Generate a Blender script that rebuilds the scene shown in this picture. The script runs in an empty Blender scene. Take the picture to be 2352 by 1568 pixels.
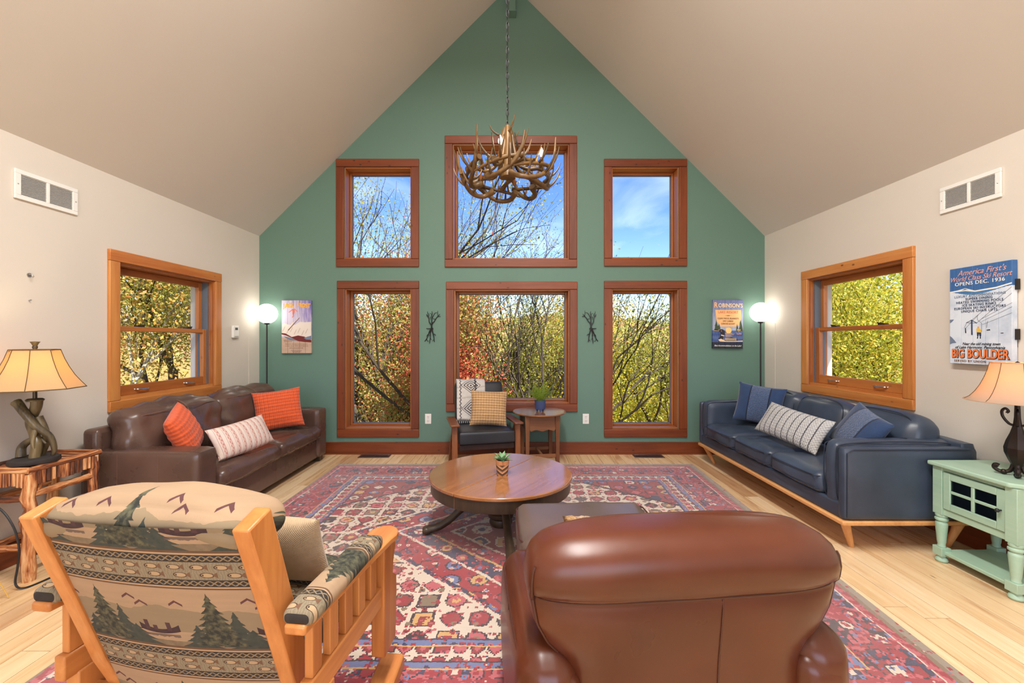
import bpy, bmesh, math, random
import numpy as np
from mathutils import Vector, Matrix, Euler
from mathutils.geometry import tessellate_polygon

# ---------------------------------------------------------------- camera, sky, sun, large lights, exposure
SC = bpy.context.scene
COL = SC.collection
CAMZ, FPX, CX, CY = 1.27, 960.0, 1176.0, 782.0
HW, WH, RZ = 2.835, 2.442, 5.265           # half room width, side-wall height, ridge height
YB, YR = 4.689, -3.4                       # window wall and rear wall
cam = bpy.data.cameras.new('camera'); cam_o = bpy.data.objects.new('camera', cam); COL.objects.link(cam_o)
cam.sensor_width = 36.0; cam.lens = FPX / 2352 * 36; cam.shift_y = -2 / 2352
cam.clip_start = 0.02; cam.clip_end = 500
cam_o.location = (0, 0, CAMZ); cam_o.rotation_euler = (math.pi / 2, 0, 0)
SC.camera = cam_o
SC.view_settings.view_transform = 'Standard'
SC.view_settings.look = 'None'
SC.view_settings.gamma = 1.0
SC.view_settings.use_curve_mapping = False
SC.view_settings.exposure = 0.0

def srgb(r, g, b):
    f = lambda v: (v / 255) / 12.92 if v / 255 <= 0.04045 else ((v / 255 + 0.055) / 1.055) ** 2.4
    return (f(r), f(g), f(b), 1.0)

world = bpy.data.worlds.new('sky'); SC.world = world; world.use_nodes = True
_n = world.node_tree; _n.nodes.clear()
_out = _n.nodes.new('ShaderNodeOutputWorld'); _bg = _n.nodes.new('ShaderNodeBackground')
_sky = _n.nodes.new('ShaderNodeTexSky'); _sky.sky_type = 'NISHITA'; _sky.sun_disc = False
_sky.sun_elevation = math.radians(42); _sky.sun_rotation = math.radians(160)
_sky.air_density = 1.0; _sky.dust_density = 0.25; _sky.ozone_density = 3.0
_tc = _n.nodes.new('ShaderNodeTexCoord')
_mp = _n.nodes.new('ShaderNodeMapping'); _mp.inputs['Scale'].default_value = (1.0, 1.0, 3.2)
_nz = _n.nodes.new('ShaderNodeTexNoise'); _nz.inputs['Scale'].default_value = 2.6; _nz.inputs['Detail'].default_value = 7; _nz.inputs['Distortion'].default_value = 0.6
_rp = _n.nodes.new('ShaderNodeValToRGB'); _rp.color_ramp.elements[0].position = 0.50; _rp.color_ramp.elements[1].position = 0.80
_rp.color_ramp.elements[1].color = (0.55, 0.55, 0.55, 1)
_mx = _n.nodes.new('ShaderNodeMix'); _mx.data_type = 'RGBA'
_hs = _n.nodes.new('ShaderNodeHueSaturation'); _hs.inputs['Saturation'].default_value = 1.28; _hs.inputs['Hue'].default_value = 0.52
_n.links.new(_sky.outputs[0], _hs.inputs['Color'])
_n.links.new(_tc.outputs['Generated'], _mp.inputs[0]); _n.links.new(_mp.outputs[0], _nz.inputs['Vector'])
_n.links.new(_nz.outputs['Fac'], _rp.inputs[0]); _n.links.new(_rp.outputs[0], _mx.inputs[0])
_n.links.new(_hs.outputs['Color'], _mx.inputs[6]); _mx.inputs[7].default_value = (5.5, 6.2, 7.0, 1)
_n.links.new(_mx.outputs[2], _bg.inputs['Color']); _bg.inputs['Strength'].default_value = 0.31
_n.links.new(_bg.outputs[0], _out.inputs[0])

def light(name, kind, loc, rot, energy, color=(1, 1, 1), size=None, size_y=None, radius=None):
    l = bpy.data.lights.new(name, kind); l.energy = energy; l.color = color
    if kind == 'AREA':
        l.shape = 'RECTANGLE'; l.size = size; l.size_y = size_y
    if radius is not None and kind == 'POINT': l.shadow_soft_size = radius
    if kind == 'SUN': l.angle = math.radians(1.0)
    o = bpy.data.objects.new(name, l); COL.objects.link(o); o.location = loc; o.rotation_euler = rot
    return o
SUN_DIR = Vector((-0.33, 0.52, -0.79))
light('sun', 'SUN', (0, 0, 12), SUN_DIR.to_track_quat('-Z', 'Y').to_euler(), 15.0, (1, 0.95, 0.86))
# fill light added at an unseen, made-up window behind the camera
light('added_rear_fill', 'AREA', (0, YR + 0.1, 1.85), (math.radians(90), 0, 0), 95, (0.94, 0.97, 1.0), 4.2, 2.3)
# fill lamp added above the view; its pendant housing is built further down
light('added_ridge_fill', 'AREA', (0, 0.7, 4.37), (0, 0, 0), 235, (1.0, 0.975, 0.95), 0.34, 2.6)

light('added_ridge_upfill', 'AREA', (0, 0.7, 4.46), (math.pi, 0, 0), 62, (1.0, 0.975, 0.95), 0.3, 2.6)  # added upward fill to brighten the ceiling

# ---------------------------------------------------------------- node helper
class S:
    def __init__(s, g, k): s.g, s.k = g, k
    def __add__(s, o): return s.g.m('ADD', s, o)
    __radd__ = __add__
    def __sub__(s, o): return s.g.m('SUBTRACT', s, o)
    def __rsub__(s, o): return s.g.m('SUBTRACT', o, s)
    def __mul__(s, o): return s.g.m('MULTIPLY', s, o)
    __rmul__ = __mul__
    def __truediv__(s, o): return s.g.m('DIVIDE', s, o)
    def __lt__(s, o): return s.g.m('LESS_THAN', s, o)
    def __gt__(s, o): return s.g.m('GREATER_THAN', s, o)
    def abs(s): return s.g.m('ABSOLUTE', s)
    def floor(s): return s.g.m('FLOOR', s)
    def frac(s): return s.g.m('FRACT', s)
    def sin(s): return s.g.m('SINE', s)
    def min(s, o): return s.g.m('MINIMUM', s, o)
    def max(s, o): return s.g.m('MAXIMUM', s, o)
    def pow(s, o): return s.g.m('POWER', s, o)
    def clamp(s): return s.g.m('MINIMUM', s.g.m('MAXIMUM', s, 0.0), 1.0)

class NG:
    def __init__(s, name):
        s.mat = bpy.data.materials.new(name); s.mat.use_nodes = True
        s.nt = s.mat.node_tree; s.nt.nodes.clear()
        s.out = s.nt.nodes.new('ShaderNodeOutputMaterial')
    def n(s, t, **kw):
        x = s.nt.nodes.new(t)
        for k, v in kw.items(): setattr(x, k, v)
        return x
    def put(s, inp, v):
        if isinstance(v, S): s.nt.links.new(v.k, inp)
        elif v is not None: inp.default_value = v
    def m(s, op, *a):
        x = s.n('ShaderNodeMath', operation=op)
        for i, v in enumerate(a): s.put(x.inputs[i], v)
        return S(s, x.outputs[0])
    def coord(s, which='Object'): return S(s, s.n('ShaderNodeTexCoord').outputs[which])
    def pos(s): return S(s, s.n('ShaderNodeNewGeometry').outputs['Position'])
    def island(s): return S(s, s.n('ShaderNodeNewGeometry').outputs['Random Per Island'])
    def rnd(s): return S(s, s.n('ShaderNodeObjectInfo').outputs['Random'])
    def xyz(s, v):
        x = s.n('ShaderNodeSeparateXYZ'); s.put(x.inputs[0], v); return [S(s, o) for o in x.outputs]
    def vec(s, x, y, z):
        c = s.n('ShaderNodeCombineXYZ')
        for i, v in enumerate((x, y, z)): s.put(c.inputs[i], v)
        return S(s, c.outputs[0])
    def noise(s, v, scale, detail=4, rough=0.55, dist=0.0, col=False):
        x = s.n('ShaderNodeTexNoise'); s.put(x.inputs['Vector'], v); x.inputs['Scale'].default_value = scale
        x.inputs['Detail'].default_value = detail; x.inputs['Roughness'].default_value = rough; x.inputs['Distortion'].default_value = dist
        return S(s, x.outputs['Color' if col else 'Fac'])
    def vor(s, v, scale, feature='F1', out='Distance'):
        x = s.n('ShaderNodeTexVoronoi', feature=feature); s.put(x.inputs['Vector'], v); x.inputs['Scale'].default_value = scale
        return S(s, x.outputs[out])
    def white(s, v): 
        x = s.n('ShaderNodeTexWhiteNoise', noise_dimensions='3D'); s.put(x.inputs['Vector'], v); return S(s, x.outputs['Value'])
    def mix(s, f, a, b):
        x = s.n('ShaderNodeMix', data_type='RGBA'); s.put(x.inputs[0], f); s.put(x.inputs[6], a); s.put(x.inputs[7], b)
        return S(s, x.outputs[2])
    def ramp(s, f, stops, interp='LINEAR'):
        x = s.n('ShaderNodeValToRGB'); r = x.color_ramp; r.interpolation = interp
        while len(r.elements) < len(stops): r.elements.new(0.5)
        for e, (p, c) in zip(r.elements, stops): e.position = p; e.color = c
        s.put(x.inputs[0], f); return S(s, x.outputs[0])
    def scale(s, v, sc):
        x = s.n('ShaderNodeMapping'); s.put(x.inputs[0], v); x.inputs['Scale'].default_value = sc; return S(s, x.outputs[0])
    def addv(s, a, b):
        x = s.n('ShaderNodeVectorMath', operation='ADD'); s.put(x.inputs[0], a); s.put(x.inputs[1], b); return S(s, x.outputs[0])
    def bsdf(s, base, rough=0.6, metal=0.0, bump=None, bstr=0.2, bdist=0.01, spec=None, sheen=None, coat=None, coat_rough=0.1, trans=None):
        b = s.n('ShaderNodeBsdfPrincipled'); s.put(b.inputs['Base Color'], base); s.put(b.inputs['Roughness'], rough)
        s.put(b.inputs['Metallic'], metal)
        if spec is not None: s.put(b.inputs['Specular IOR Level'], spec)
        if sheen: b.inputs['Sheen Weight'].default_value = sheen; b.inputs['Sheen Roughness'].default_value = 0.5
        if coat: b.inputs['Coat Weight'].default_value = coat; b.inputs['Coat Roughness'].default_value = coat_rough
        if bump is not None:
            bm_ = s.n('ShaderNodeBump'); bm_.inputs['Strength'].default_value = bstr; bm_.inputs['Distance'].default_value = bdist
            s.put(bm_.inputs['Height'], bump); s.nt.links.new(bm_.outputs[0], b.inputs['Normal'])
        sh = b.outputs[0]
        if trans is not None:
            t = s.n('ShaderNodeBsdfTranslucent'); s.put(t.inputs[0], trans[0]); mx = s.n('ShaderNodeMixShader'); mx.inputs[0].default_value = trans[1]
            s.nt.links.new(sh, mx.inputs[1]); s.nt.links.new(t.outputs[0], mx.inputs[2]); sh = mx.outputs[0]
        s.nt.links.new(sh, s.out.inputs[0]); return s.mat

def paint(name, rgb, rough=0.75, var=0.04, bump=0.05):
    g = NG(name); p = g.pos(); c = srgb(*rgb)
    n = g.noise(p, 1.3, 5); dk = tuple(v * (1 - var * 2) for v in c[:3]) + (1,)
    return g.bsdf(g.mix(n, c, dk), rough, bump=g.noise(p, 160, 3), bstr=bump, bdist=0.003)

def wood(name, c1, c2, axis='x', scale=1.0, rough=0.4, knots=0.0, coat=None, dark=None, world=False):
    g = NG(name); r = g.rnd(); o = g.pos() if world else g.coord('Object')
    o = g.addv(o, g.vec(r * 13.7, r * 7.3, r * 5.1))
    sc = {'x': (0.9, 13, 13), 'y': (13, 0.9, 13), 'z': (13, 13, 0.9)}[axis]
    v = g.scale(o, tuple(k * scale for k in sc))
    a = g.noise(v, 1.0, 6, 0.6, 0.8); f = g.noise(g.scale(o, tuple(k * scale * 5 for k in sc)), 1.0, 3)
    t = (a * 0.75 + f * 0.35 + (r - 0.5) * 0.25)
    col = g.ramp(t, [(0.30, srgb(*c2)), (0.72, srgb(*c1))])
    if dark is not None:
        blot = g.noise(g.scale(o, tuple(k * 0.18 for k in sc)), 1.4, 3)
        col = g.mix(((blot - 0.60) * 6).clamp(), col, srgb(*dark))
    if knots:
        ks = {'x': (7.0, .4, 13), 'y': (.4, 7.0, 13), 'z': (13, .4, 7.0)}[axis]
        d = g.vor(g.scale(o, ks), 1.0); col = g.mix((1 - (d - 0.05) * 12).clamp() * knots, col, srgb(56, 26, 10))
    return g.bsdf(col, rough, bump=f, bstr=0.15, bdist=0.003, coat=coat)

def leather(name, c1, c2, rough=0.32, scale=1.0, grain=0.25, coat=None, wr=0.35):
    g = NG(name); o = g.coord('Object')
    n = g.noise(o, 3.5 * scale, 4, 0.5, 0.0); f = g.vor(o, 260 * scale); w = g.noise(o, 13 * scale, 2, 0.5, 0.2)
    col = g.mix(((n - 0.12) * 1.45).clamp(), srgb(*c1), srgb(*c2))
    return g.bsdf(col, n * 0.25 + (rough - 0.12), bump=f * 0.02 * grain + w * wr, bstr=0.3, bdist=0.01, coat=coat, coat_rough=0.25)

def fabric(name, c1, c2, rough=0.9, freq=220, sheen=0.3, bstr=0.3):
    g = NG(name); o = g.coord('Object'); x, y, z = g.xyz(o)
    wv = (x * freq * 6.28).sin() * (y * freq * 6.28).sin()
    n = g.noise(o, 40, 4)
    return g.bsdf(g.mix(n, srgb(*c1), srgb(*c2)), rough, bump=wv + n * 2, bstr=bstr, bdist=0.002, sheen=sheen)

def metal(name, rgb, rough=0.35, m=1.0):
    g = NG(name); n = g.noise(g.coord('Object'), 30, 3); c = srgb(*rgb)
    return g.bsdf(g.mix(n, c, tuple(v * 0.7 for v in c[:3]) + (1,)), rough, m)

def plain(name, rgb, rough=0.5, spec=None, coat=None, trans=None):
    g = NG(name); c = srgb(*rgb); n = g.noise(g.coord('Object'), 9, 3)
    return g.bsdf(g.mix(n, c, tuple(v * 0.88 for v in c[:3]) + (1,)), rough, spec=spec, coat=coat, trans=trans)

def glow(name, rgb, strength):
    g = NG(name); e = g.n('ShaderNodeEmission'); e.inputs[0].default_value = srgb(*rgb); e.inputs[1].default_value = strength
    g.nt.links.new(e.outputs[0], g.out.inputs[0]); return g.mat

def glass(name, tint=(1, 1, 1, 1), mx=0.9):
    g = NG(name); t = g.n('ShaderNodeBsdfTransparent'); t.inputs[0].default_value = tint
    gl = g.n('ShaderNodeBsdfGlossy'); gl.inputs['Roughness'].default_value = 0.06
    lw = g.n('ShaderNodeFresnel'); lw.inputs[0].default_value = 1.28; _hs.inputs['Hue'].default_value = 0.525; ms = g.n('ShaderNodeMixShader')
    f = S(g, lw.outputs[0]) * mx
    g.put(ms.inputs[0], f); g.nt.links.new(t.outputs[0], ms.inputs[1]); g.nt.links.new(gl.outputs[0], ms.inputs[2])
    g.nt.links.new(ms.outputs[0], g.out.inputs[0]); return g.mat

# ---------------------------------------------------------------- mesh helper
_CG = {}
def cube_grid(n):
    if n in _CG: return _CG[n]
    idx, V, F = {}, [], []
    def vid(p):
        k = tuple(int(round(c * 1000)) for c in p)
        if k not in idx: idx[k] = len(V); V.append(p)
        return idx[k]
    t = np.linspace(-1, 1, n + 1)
    for ax in range(3):
        for sg in (-1, 1):
            for i in range(n):
                for j in range(n):
                    q = []
                    for a, b in ((i, j), (i + 1, j), (i + 1, j + 1), (i, j + 1)):
                        p = [0, 0, 0]; p[ax] = sg; p[(ax + 1) % 3] = t[a]; p[(ax + 2) % 3] = t[b]; q.append(vid(p))
                    F.append(tuple(q) if sg > 0 else tuple(q[::-1]))
    _CG[n] = (np.array(V, float), F); return _CG[n]

def wrinkle(P, amp, freq, seed=0):
    r = np.random.RandomState(seed); o = np.zeros(len(P))
    for k in range(6):
        w = r.normal(size=3) * freq; o += np.sin(P @ w + r.uniform(0, 6.28))
    return o * amp / 2.5

class MB:
    def __init__(s): s.V, s.F, s.n = [], [], 0
    def add(s, V, F):
        V = np.asarray(V, float).reshape(-1, 3); s.V.append(V)
        s.F += [tuple(i + s.n for i in f) for f in F]; s.n += len(V); return s
    def box(s, lo, hi, M=None):
        x0, y0, z0 = lo; x1, y1, z1 = hi
        V = np.array([(x0, y0, z0), (x1, y0, z0), (x1, y1, z0), (x0, y1, z0), (x0, y0, z1), (x1, y0, z1), (x1, y1, z1), (x0, y1, z1)], float)
        if M is not None: V = np.array([M @ Vector(v) for v in V])
        return s.add(V, [(0, 3, 2, 1), (4, 5, 6, 7), (0, 1, 5, 4), (1, 2, 6, 5), (2, 3, 7, 6), (3, 0, 4, 7)])
    def bar(s, a, b, w, d, up=(0, 0, 1)):          # rectangular bar from a to b
        a, b = Vector(a), Vector(b); z = (b - a).normalized(); x = Vector(up).cross(z)
        x = x.normalized() if x.length > 1e-6 else Vector((1, 0, 0)); y = z.cross(x); V = []
        for p in (a, b):
            for sx, sy in ((-1, -1), (1, -1), (1, 1), (-1, 1)): V.append(p + x * sx * w / 2 + y * sy * d / 2)
        return s.add([tuple(v) for v in V], [(0, 3, 2, 1), (4, 5, 6, 7), (0, 1, 5, 4), (1, 2, 6, 5), (2, 3, 7, 6), (3, 0, 4, 7)])
    def tube(s, pts, rad, n=8, caps=True, closed=False):
        P = [Vector(p) for p in pts]; m = len(P); R = list(rad) if hasattr(rad, '__len__') else [rad] * m
        V, F = [], []; t = (P[1] - P[0]).normalized()
        x = t.orthogonal().normalized()
        for i in range(m):
            if closed: t = (P[(i + 1) % m] - P[i - 1]).normalized()
            else: t = (P[min(i + 1, m - 1)] - P[max(i - 1, 0)]).normalized()
            x = (x - t * x.dot(t)); x = x.normalized() if x.length > 1e-6 else t.orthogonal().normalized()
            y = t.cross(x)
            for k in range(n):
                a = 2 * math.pi * k / n; V.append(tuple(P[i] + (x * math.cos(a) + y * math.sin(a)) * R[i]))
        for i in range(m if closed else m - 1):
            j = (i + 1) % m
            for k in range(n): F.append((i * n + k, i * n + (k + 1) % n, j * n + (k + 1) % n, j * n + k))
        if caps and not closed: F.append(tuple(range(n))[::-1]); F.append(tuple((m - 1) * n + k for k in range(n)))
        return s.add(V, F)
    def lathe(s, prof, n=24, c=(0, 0, 0), sx=1, sy=1, ph=0.0):
        V, F = [], []; m = len(prof)
        for r, z in prof:
            for k in range(n):
                a = 2 * math.pi * k / n + ph; V.append((c[0] + r * sx * math.cos(a), c[1] + r * sy * math.sin(a), c[2] + z))
        for i in range(m - 1):
            for k in range(n): F.append((i * n + k, i * n + (k + 1) % n, (i + 1) * n + (k + 1) % n, (i + 1) * n + k))
        if prof[0][0] > 1e-4: F.append(tuple(range(n))[::-1])
        if prof[-1][0] > 1e-4: F.append(tuple((m - 1) * n + k for k in range(n)))
        return s.add(V, F)
    def prism(s, poly, a, b, ax='y'):              # 2D outline extruded along an axis
        k = len(poly); V = []
        for h in (a, b):
            for u, v in poly: V.append({'y': (u, h, v), 'x': (h, u, v), 'z': (u, v, h)}[ax])
        F = [tuple(range(k)), tuple(range(k, 2 * k))[::-1]] + [((i + 1) % k, i, k + i, k + (i + 1) % k) for i in range(k)]
        if ax == 'x' or ax == 'z': F = [f[::-1] for f in F]
        return s.add(V, F)
    def rbox(s, c, size, r, n=8, puff=(0, 0, 0), wr=0.0, wf=14, seed=0, M=None):
        p, F = cube_grid(n); h = np.array(size) / 2; r = min(r, h.min() * 0.999)
        P = p * h; inner = np.clip(P, -(h - r), h - r); d = P - inner; L = np.linalg.norm(d, axis=1); L[L == 0] = 1
        P = inner + d / L[:, None] * r
        for k in range(3):
            if puff[k]:
                i, j = (k + 1) % 3, (k + 2) % 3
                P[:, k] += p[:, k] * puff[k] * (1 - p[:, i] ** 2) * (1 - p[:, j] ** 2)
        if wr:
            nn = d / L[:, None]; P = P + nn * wrinkle(P, wr, wf, seed)[:, None]
        if M is not None: P = np.array([(M @ Vector(v))[:] for v in P])
        return s.add(P + np.array(c), F)
    def sphere(s, c, r, n=20, m=12, sc=(1, 1, 1)):
        prof = [(max(r * math.sin(math.pi * i / m), 1e-5), -r * math.cos(math.pi * i / m)) for i in range(m + 1)]
        V, F = [], []
        for rr, z in prof:
            for k in range(n):
                a = 2 * math.pi * k / n; V.append((c[0] + rr * sc[0] * math.cos(a), c[1] + rr * sc[1] * math.sin(a), c[2] + z * sc[2]))
        for i in range(m):
            for k in range(n): F.append((i * n + k, i * n + (k + 1) % n, (i + 1) * n + (k + 1) % n, (i + 1) * n + k))
        return s.add(V, F)
    def loft(s, rings, cap=True):
        k = len(rings[0]); V = [p for r in rings for p in r]; F = []
        for i in range(len(rings) - 1):
            for j in range(k): F.append((i * k + j, i * k + (j + 1) % k, (i + 1) * k + (j + 1) % k, (i + 1) * k + j))
        if cap: F.append(tuple(range(k))[::-1]); F.append(tuple((len(rings) - 1) * k + j for j in range(k)))
        return s.add(V, F)
    def pts(s): return np.concatenate(s.V)
    def build(s, name, mat, parent=None, smooth=True, angle=42, bevel=None, uv=None, seg=2):
        me = bpy.data.meshes.new(name); V = s.pts(); me.from_pydata(V.tolist(), [], s.F)
        for m_ in (mat if isinstance(mat, (list, tuple)) else [mat]): me.materials.append(m_)
        if smooth:
            me.polygons.foreach_set('use_smooth', [True] * len(me.polygons)); me.set_sharp_from_angle(angle=math.radians(angle))
        if uv is not None:
            q = np.asarray(uv(V) if callable(uv) else uv, float); l = me.uv_layers.new(name='UVMap')
            vi = np.empty(len(me.loops), int); me.loops.foreach_get('vertex_index', vi); l.data.foreach_set('uv', q[vi].ravel())
        me.update()
        return link(name, me, parent, bevel, seg)

def link(name, me, parent=None, bevel=None, seg=2):
    o = bpy.data.objects.new(name, me); COL.objects.link(o)
    if parent is not None: o.parent = parent
    if bevel:
        b = o.modifiers.new('bevel', 'BEVEL'); b.width = bevel; b.segments = seg; b.limit_method = 'ANGLE'; b.angle_limit = math.radians(40)
    return o
def tag(o, label, cat, group=None):
    o['label'] = label; o['category'] = cat
    if group: o['group'] = group
    return o
def thing(name, label, cat, loc=(0, 0, 0), rz=0.0, group=None):
    o = bpy.data.objects.new(name, None); o.empty_display_size = 0.1; COL.objects.link(o); o.location = loc; o.rotation_euler = (0, 0, rz)
    return tag(o, label, cat, group)
def struct(o, label=None):
    o['kind'] = 'structure'
    if label: o['label'] = label
    return o
def sempty(name, loc=(0, 0, 0), label=None):
    o = bpy.data.objects.new(name, None); o.empty_display_size = 0.1; COL.objects.link(o); o.location = loc; return struct(o, label)
def dup(root, loc=None, rz=None, label=None):
    r = root.copy(); COL.objects.link(r)
    if loc is not None: r.location = loc
    if rz is not None: r.rotation_euler = (0, 0, rz)
    if label: r['label'] = label
    for ch in list(root.children):
        c = ch.copy(); COL.objects.link(c); c.parent = r
        for gch in list(ch.children): d = gch.copy(); COL.objects.link(d); d.parent = c
    return r
def frame_from(loc, normal, up=(0, 0, 1), spin=0.0):
    z = Vector(normal).normalized(); y = Vector(up); y = (y - z * y.dot(z)).normalized(); x = y.cross(z)
    M = Matrix((x, y, z)).transposed().to_4x4(); M = M @ Matrix.Rotation(spin, 4, 'Z'); M.translation = Vector(loc); return M
def at(px, py, Y): return Vector(((px - CX) * Y / FPX, Y, CAMZ - (py - CY) * Y / FPX))
def onz(px, py, z=0.0):
    Y = FPX * (CAMZ - z) / (py - CY); return Vector(((px - CX) * Y / FPX, Y, z))
def bez(pts, n=8):                                  # Catmull-Rom through points
    P = [Vector(p) for p in pts]; P = [P[0] * 2 - P[1]] + P + [P[-1] * 2 - P[-2]]; out = []
    for i in range(1, len(P) - 2):
        for k in range(n):
            t = k / n; a, b, c, d = P[i - 1:i + 3]
            out.append(0.5 * ((2 * b) + (c - a) * t + (2 * a - 5 * b + 4 * c - d) * t * t + (3 * b - a - 3 * c + d) * t ** 3))
    out.append(P[-2]); return out

_TX = {}
def lettering(body, size, M, mat, parent, align='CENTER', bold=0.0, shear=0.0, sx=1.0, name='lettering', depth=0.0006, space=1.0):
    cu = bpy.data.curves.new('text', 'FONT'); cu.body = body; cu.size = size; cu.align_x = align; cu.align_y = 'CENTER'
    cu.extrude = depth; cu.offset = bold * size; cu.shear = shear; cu.resolution_u = 3; cu.space_character = space
    t = bpy.data.objects.new('text', cu); COL.objects.link(t); bpy.context.view_layer.update()
    me = bpy.data.meshes.new_from_object(t.evaluated_get(bpy.context.evaluated_depsgraph_get()))
    bpy.data.objects.remove(t); bpy.data.curves.remove(cu)
    me.transform(M @ Matrix.Diagonal((sx, 1, 1, 1))); me.materials.clear(); me.materials.append(mat); me.name = name
    o = bpy.data.objects.new(name, me); COL.objects.link(o); o.parent = parent; return o
# ---------------------------------------------------------------- the room
M_beige = paint('beige_paint', (214, 205, 193), 0.7)
M_ceil = paint('ceiling_paint', (214, 207, 198), 0.8)
M_green = paint('green_paint', (97, 129, 115), 0.62)
M_pine = {a: wood('stained_pine_' + a, (128, 62, 28), (94, 40, 15), a, 1.0, 0.42, 0.9) for a in 'xyz'}
M_pine_l = {a: wood('honey_pine_' + a, (206, 140, 74), (178, 100, 42), a, 1.0, 0.42, 0.8) for a in 'xyz'}
M_jamb = {a: wood('jamb_pine_' + a, (172, 106, 60), (140, 74, 36), a, 1.0, 0.35) for a in 'xyz'}
M_sash = {a: wood('sash_pine_' + a, (182, 112, 54), (148, 78, 30), a, 1.0, .4, 0.3) for a in 'xyz'}
M_glass = glass('window_glass', mx=.012)
M_white = plain('white_enamel', (236, 234, 228), 0.4)
M_dark = plain('dark_cavity', (40, 34, 30), 0.9)
M_steel = metal('brushed_nickel', (206, 204, 200), 0.3)
M_black = plain('black_iron', (26, 25, 26), 0.45)
M_alu = plain('grey_window_track', (96, 106, 118), 0.5)

def wall_mesh(outer, holes, to3, thick, name, mat):
    polys = [[Vector((u, v, 0)) for u, v in outer]] + [[Vector((u, v, 0)) for u, v in h] for h in holes]
    tris = tessellate_polygon(polys); flat = [p for pl in polys for p in pl]; n = len(flat)
    V = [to3(p.x, p.y, 0) for p in flat] + [to3(p.x, p.y, thick) for p in flat]
    F = [tuple(t) for t in tris] + [tuple(i + n for i in t)[::-1] for t in tris]; b = 0
    for pl in polys:
        k = len(pl)
        for i in range(k): F.append((b + i, b + (i + 1) % k, n + b + (i + 1) % k, n + b + i))
        b += k
    o = MB().add(V, F).build(name, mat, smooth=False)
    bm = bmesh.new(); bm.from_mesh(o.data); bmesh.ops.recalc_face_normals(bm, faces=bm.faces); bm.to_mesh(o.data); bm.free()
    return struct(o)

PXM = YB / FPX
bx = lambda px: (px - CX) * PXM
bz = lambda py: CAMZ - (py - CY) * PXM
WIN = [(773, 963, 366, 613), (1022, 1325, 313, 614), (1387, 1577, 366, 612), (775, 963, 645, 1003), (1025, 1326, 647, 945), (1387, 1577, 645, 1003)]
CW = 0.088
rect = lambda a, b, c, d: [(a, c), (b, c), (b, d), (a, d)]
holes = [rect(bx(a) + CW, bx(b) - CW, bz(d) + CW, bz(c) - CW) for a, b, c, d in WIN]
outer = [(-HW, -0.05), (HW, -0.05), (HW, WH), (0, RZ), (-HW, WH)]
WT = 0.22
wall_mesh(outer, holes, lambda u, v, t: (u, YB + t, v), WT, 'wall_back', M_green)
SL = (2.925, 4.052, 0.765, 1.915); SR = (2.934, 4.07, 0.778, 1.937)
sidepoly = [(YR, -0.05), (YB, -0.05), (YB, WH), (YR, WH)]
wall_mesh(sidepoly, [rect(SL[0] + .08, SL[1] - .08, SL[2] + .075, SL[3] - .08)], lambda u, v, t: (-HW - t, u, v), WT, 'wall_left', M_beige)
wall_mesh(sidepoly, [rect(SR[0] + .08, SR[1] - .08, SR[2] + .075, SR[3] - .08)], lambda u, v, t: (HW + t, u, v), WT, 'wall_right', M_beige)
wall_mesh(outer, [rect(-2.1, 2.1, 0.65, 3.0)], lambda u, v, t: (u, YR - t, v), WT, 'wall_rear', M_beige)  # opening added for the rear fill window
mb = MB(); EV = 0.55  # eaves overhang added to keep the sun off the side windows
for s in (-1, 1):
    x1, z1 = s * (HW + EV), WH - EV * (RZ - WH) / HW
    V = [(0, YR - .6, RZ), (x1, YR - .6, z1), (x1, YB + .45, z1), (0, YB + .45, RZ), (0, YR - .6, RZ + .25), (x1, YR - .6, z1 + .25), (x1, YB + .45, z1 + .25), (0, YB + .45, RZ + .25)]
    mb.add(V, [(0, 1, 2, 3), (4, 7, 6, 5), (0, 4, 5, 1), (1, 5, 6, 2), (2, 6, 7, 3), (3, 7, 4, 0)])
o = mb.build('ceiling', M_ceil, smooth=False); struct(o)
bm = bmesh.new(); bm.from_mesh(o.data); bmesh.ops.recalc_face_normals(bm, faces=bm.faces); bm.to_mesh(o.data); bm.free()
# ridge beam end, painted green
rb = struct(MB().box((-0.035, YB - 0.10, 4.90), (0.04, YB, 5.24)).build('trim_1', M_green, bevel=0.006), 'green painted ridge block at the gable peak')
MB().box((-0.04, YB - 0.106, 4.886), (0.045, YB, 4.90)).build('ledge', M_green, rb)

# floor: slab and planks
M_slab = plain('floor_gap', (70, 46, 26), 0.9)
fl = struct(MB().box((-HW - .1, YR - .1, -0.12), (HW + .1, YB + .1, -0.012)).build('floor', M_slab, smooth=False), 'light maple plank floor')
g = NG('maple_planks'); r = g.rnd(); p = g.addv(g.pos(), g.vec(r * 31.0, r * 17.0, 0.0))
a = g.noise(g.scale(p, (26, 1.3, 1)), 1.0, 6, 0.62, 0.9); f = g.noise(g.scale(p, (150, 4, 1)), 1.0, 3)
blot = g.noise(g.scale(p, (7, 1.1, 1)), 1.0, 4, 0.6, 0.6)
col = g.ramp(a * 0.7 + f * 0.2 + (r - 0.5) * 0.20, [(0.16, srgb(186, 138, 88)), (0.42, srgb(224, 190, 144)), (0.68, srgb(240, 216, 178))])
col = g.mix(((blot - 0.58) * 5).clamp() * 0.75, col, srgb(158, 92, 44))
kn = g.vor(g.scale(p, (9, 2.6, 1)), 1.0); col = g.mix((1 - (kn - 0.02) * 22).clamp() * 0.85, col, srgb(96, 54, 26))
wide = g.mix(((r * 7.3).frac() < 0.07) * 0.35, col, srgb(150, 84, 44))
M_plank = g.bsdf(wide, a * 0.14 + 0.22, bump=f, bstr=0.12, bdist=0.002)
pm = MB().box((-.5, -.5, -1), (.5, .5, 0)).build('plank_source', M_plank)
me = pm.data; bpy.data.objects.remove(pm)
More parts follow.
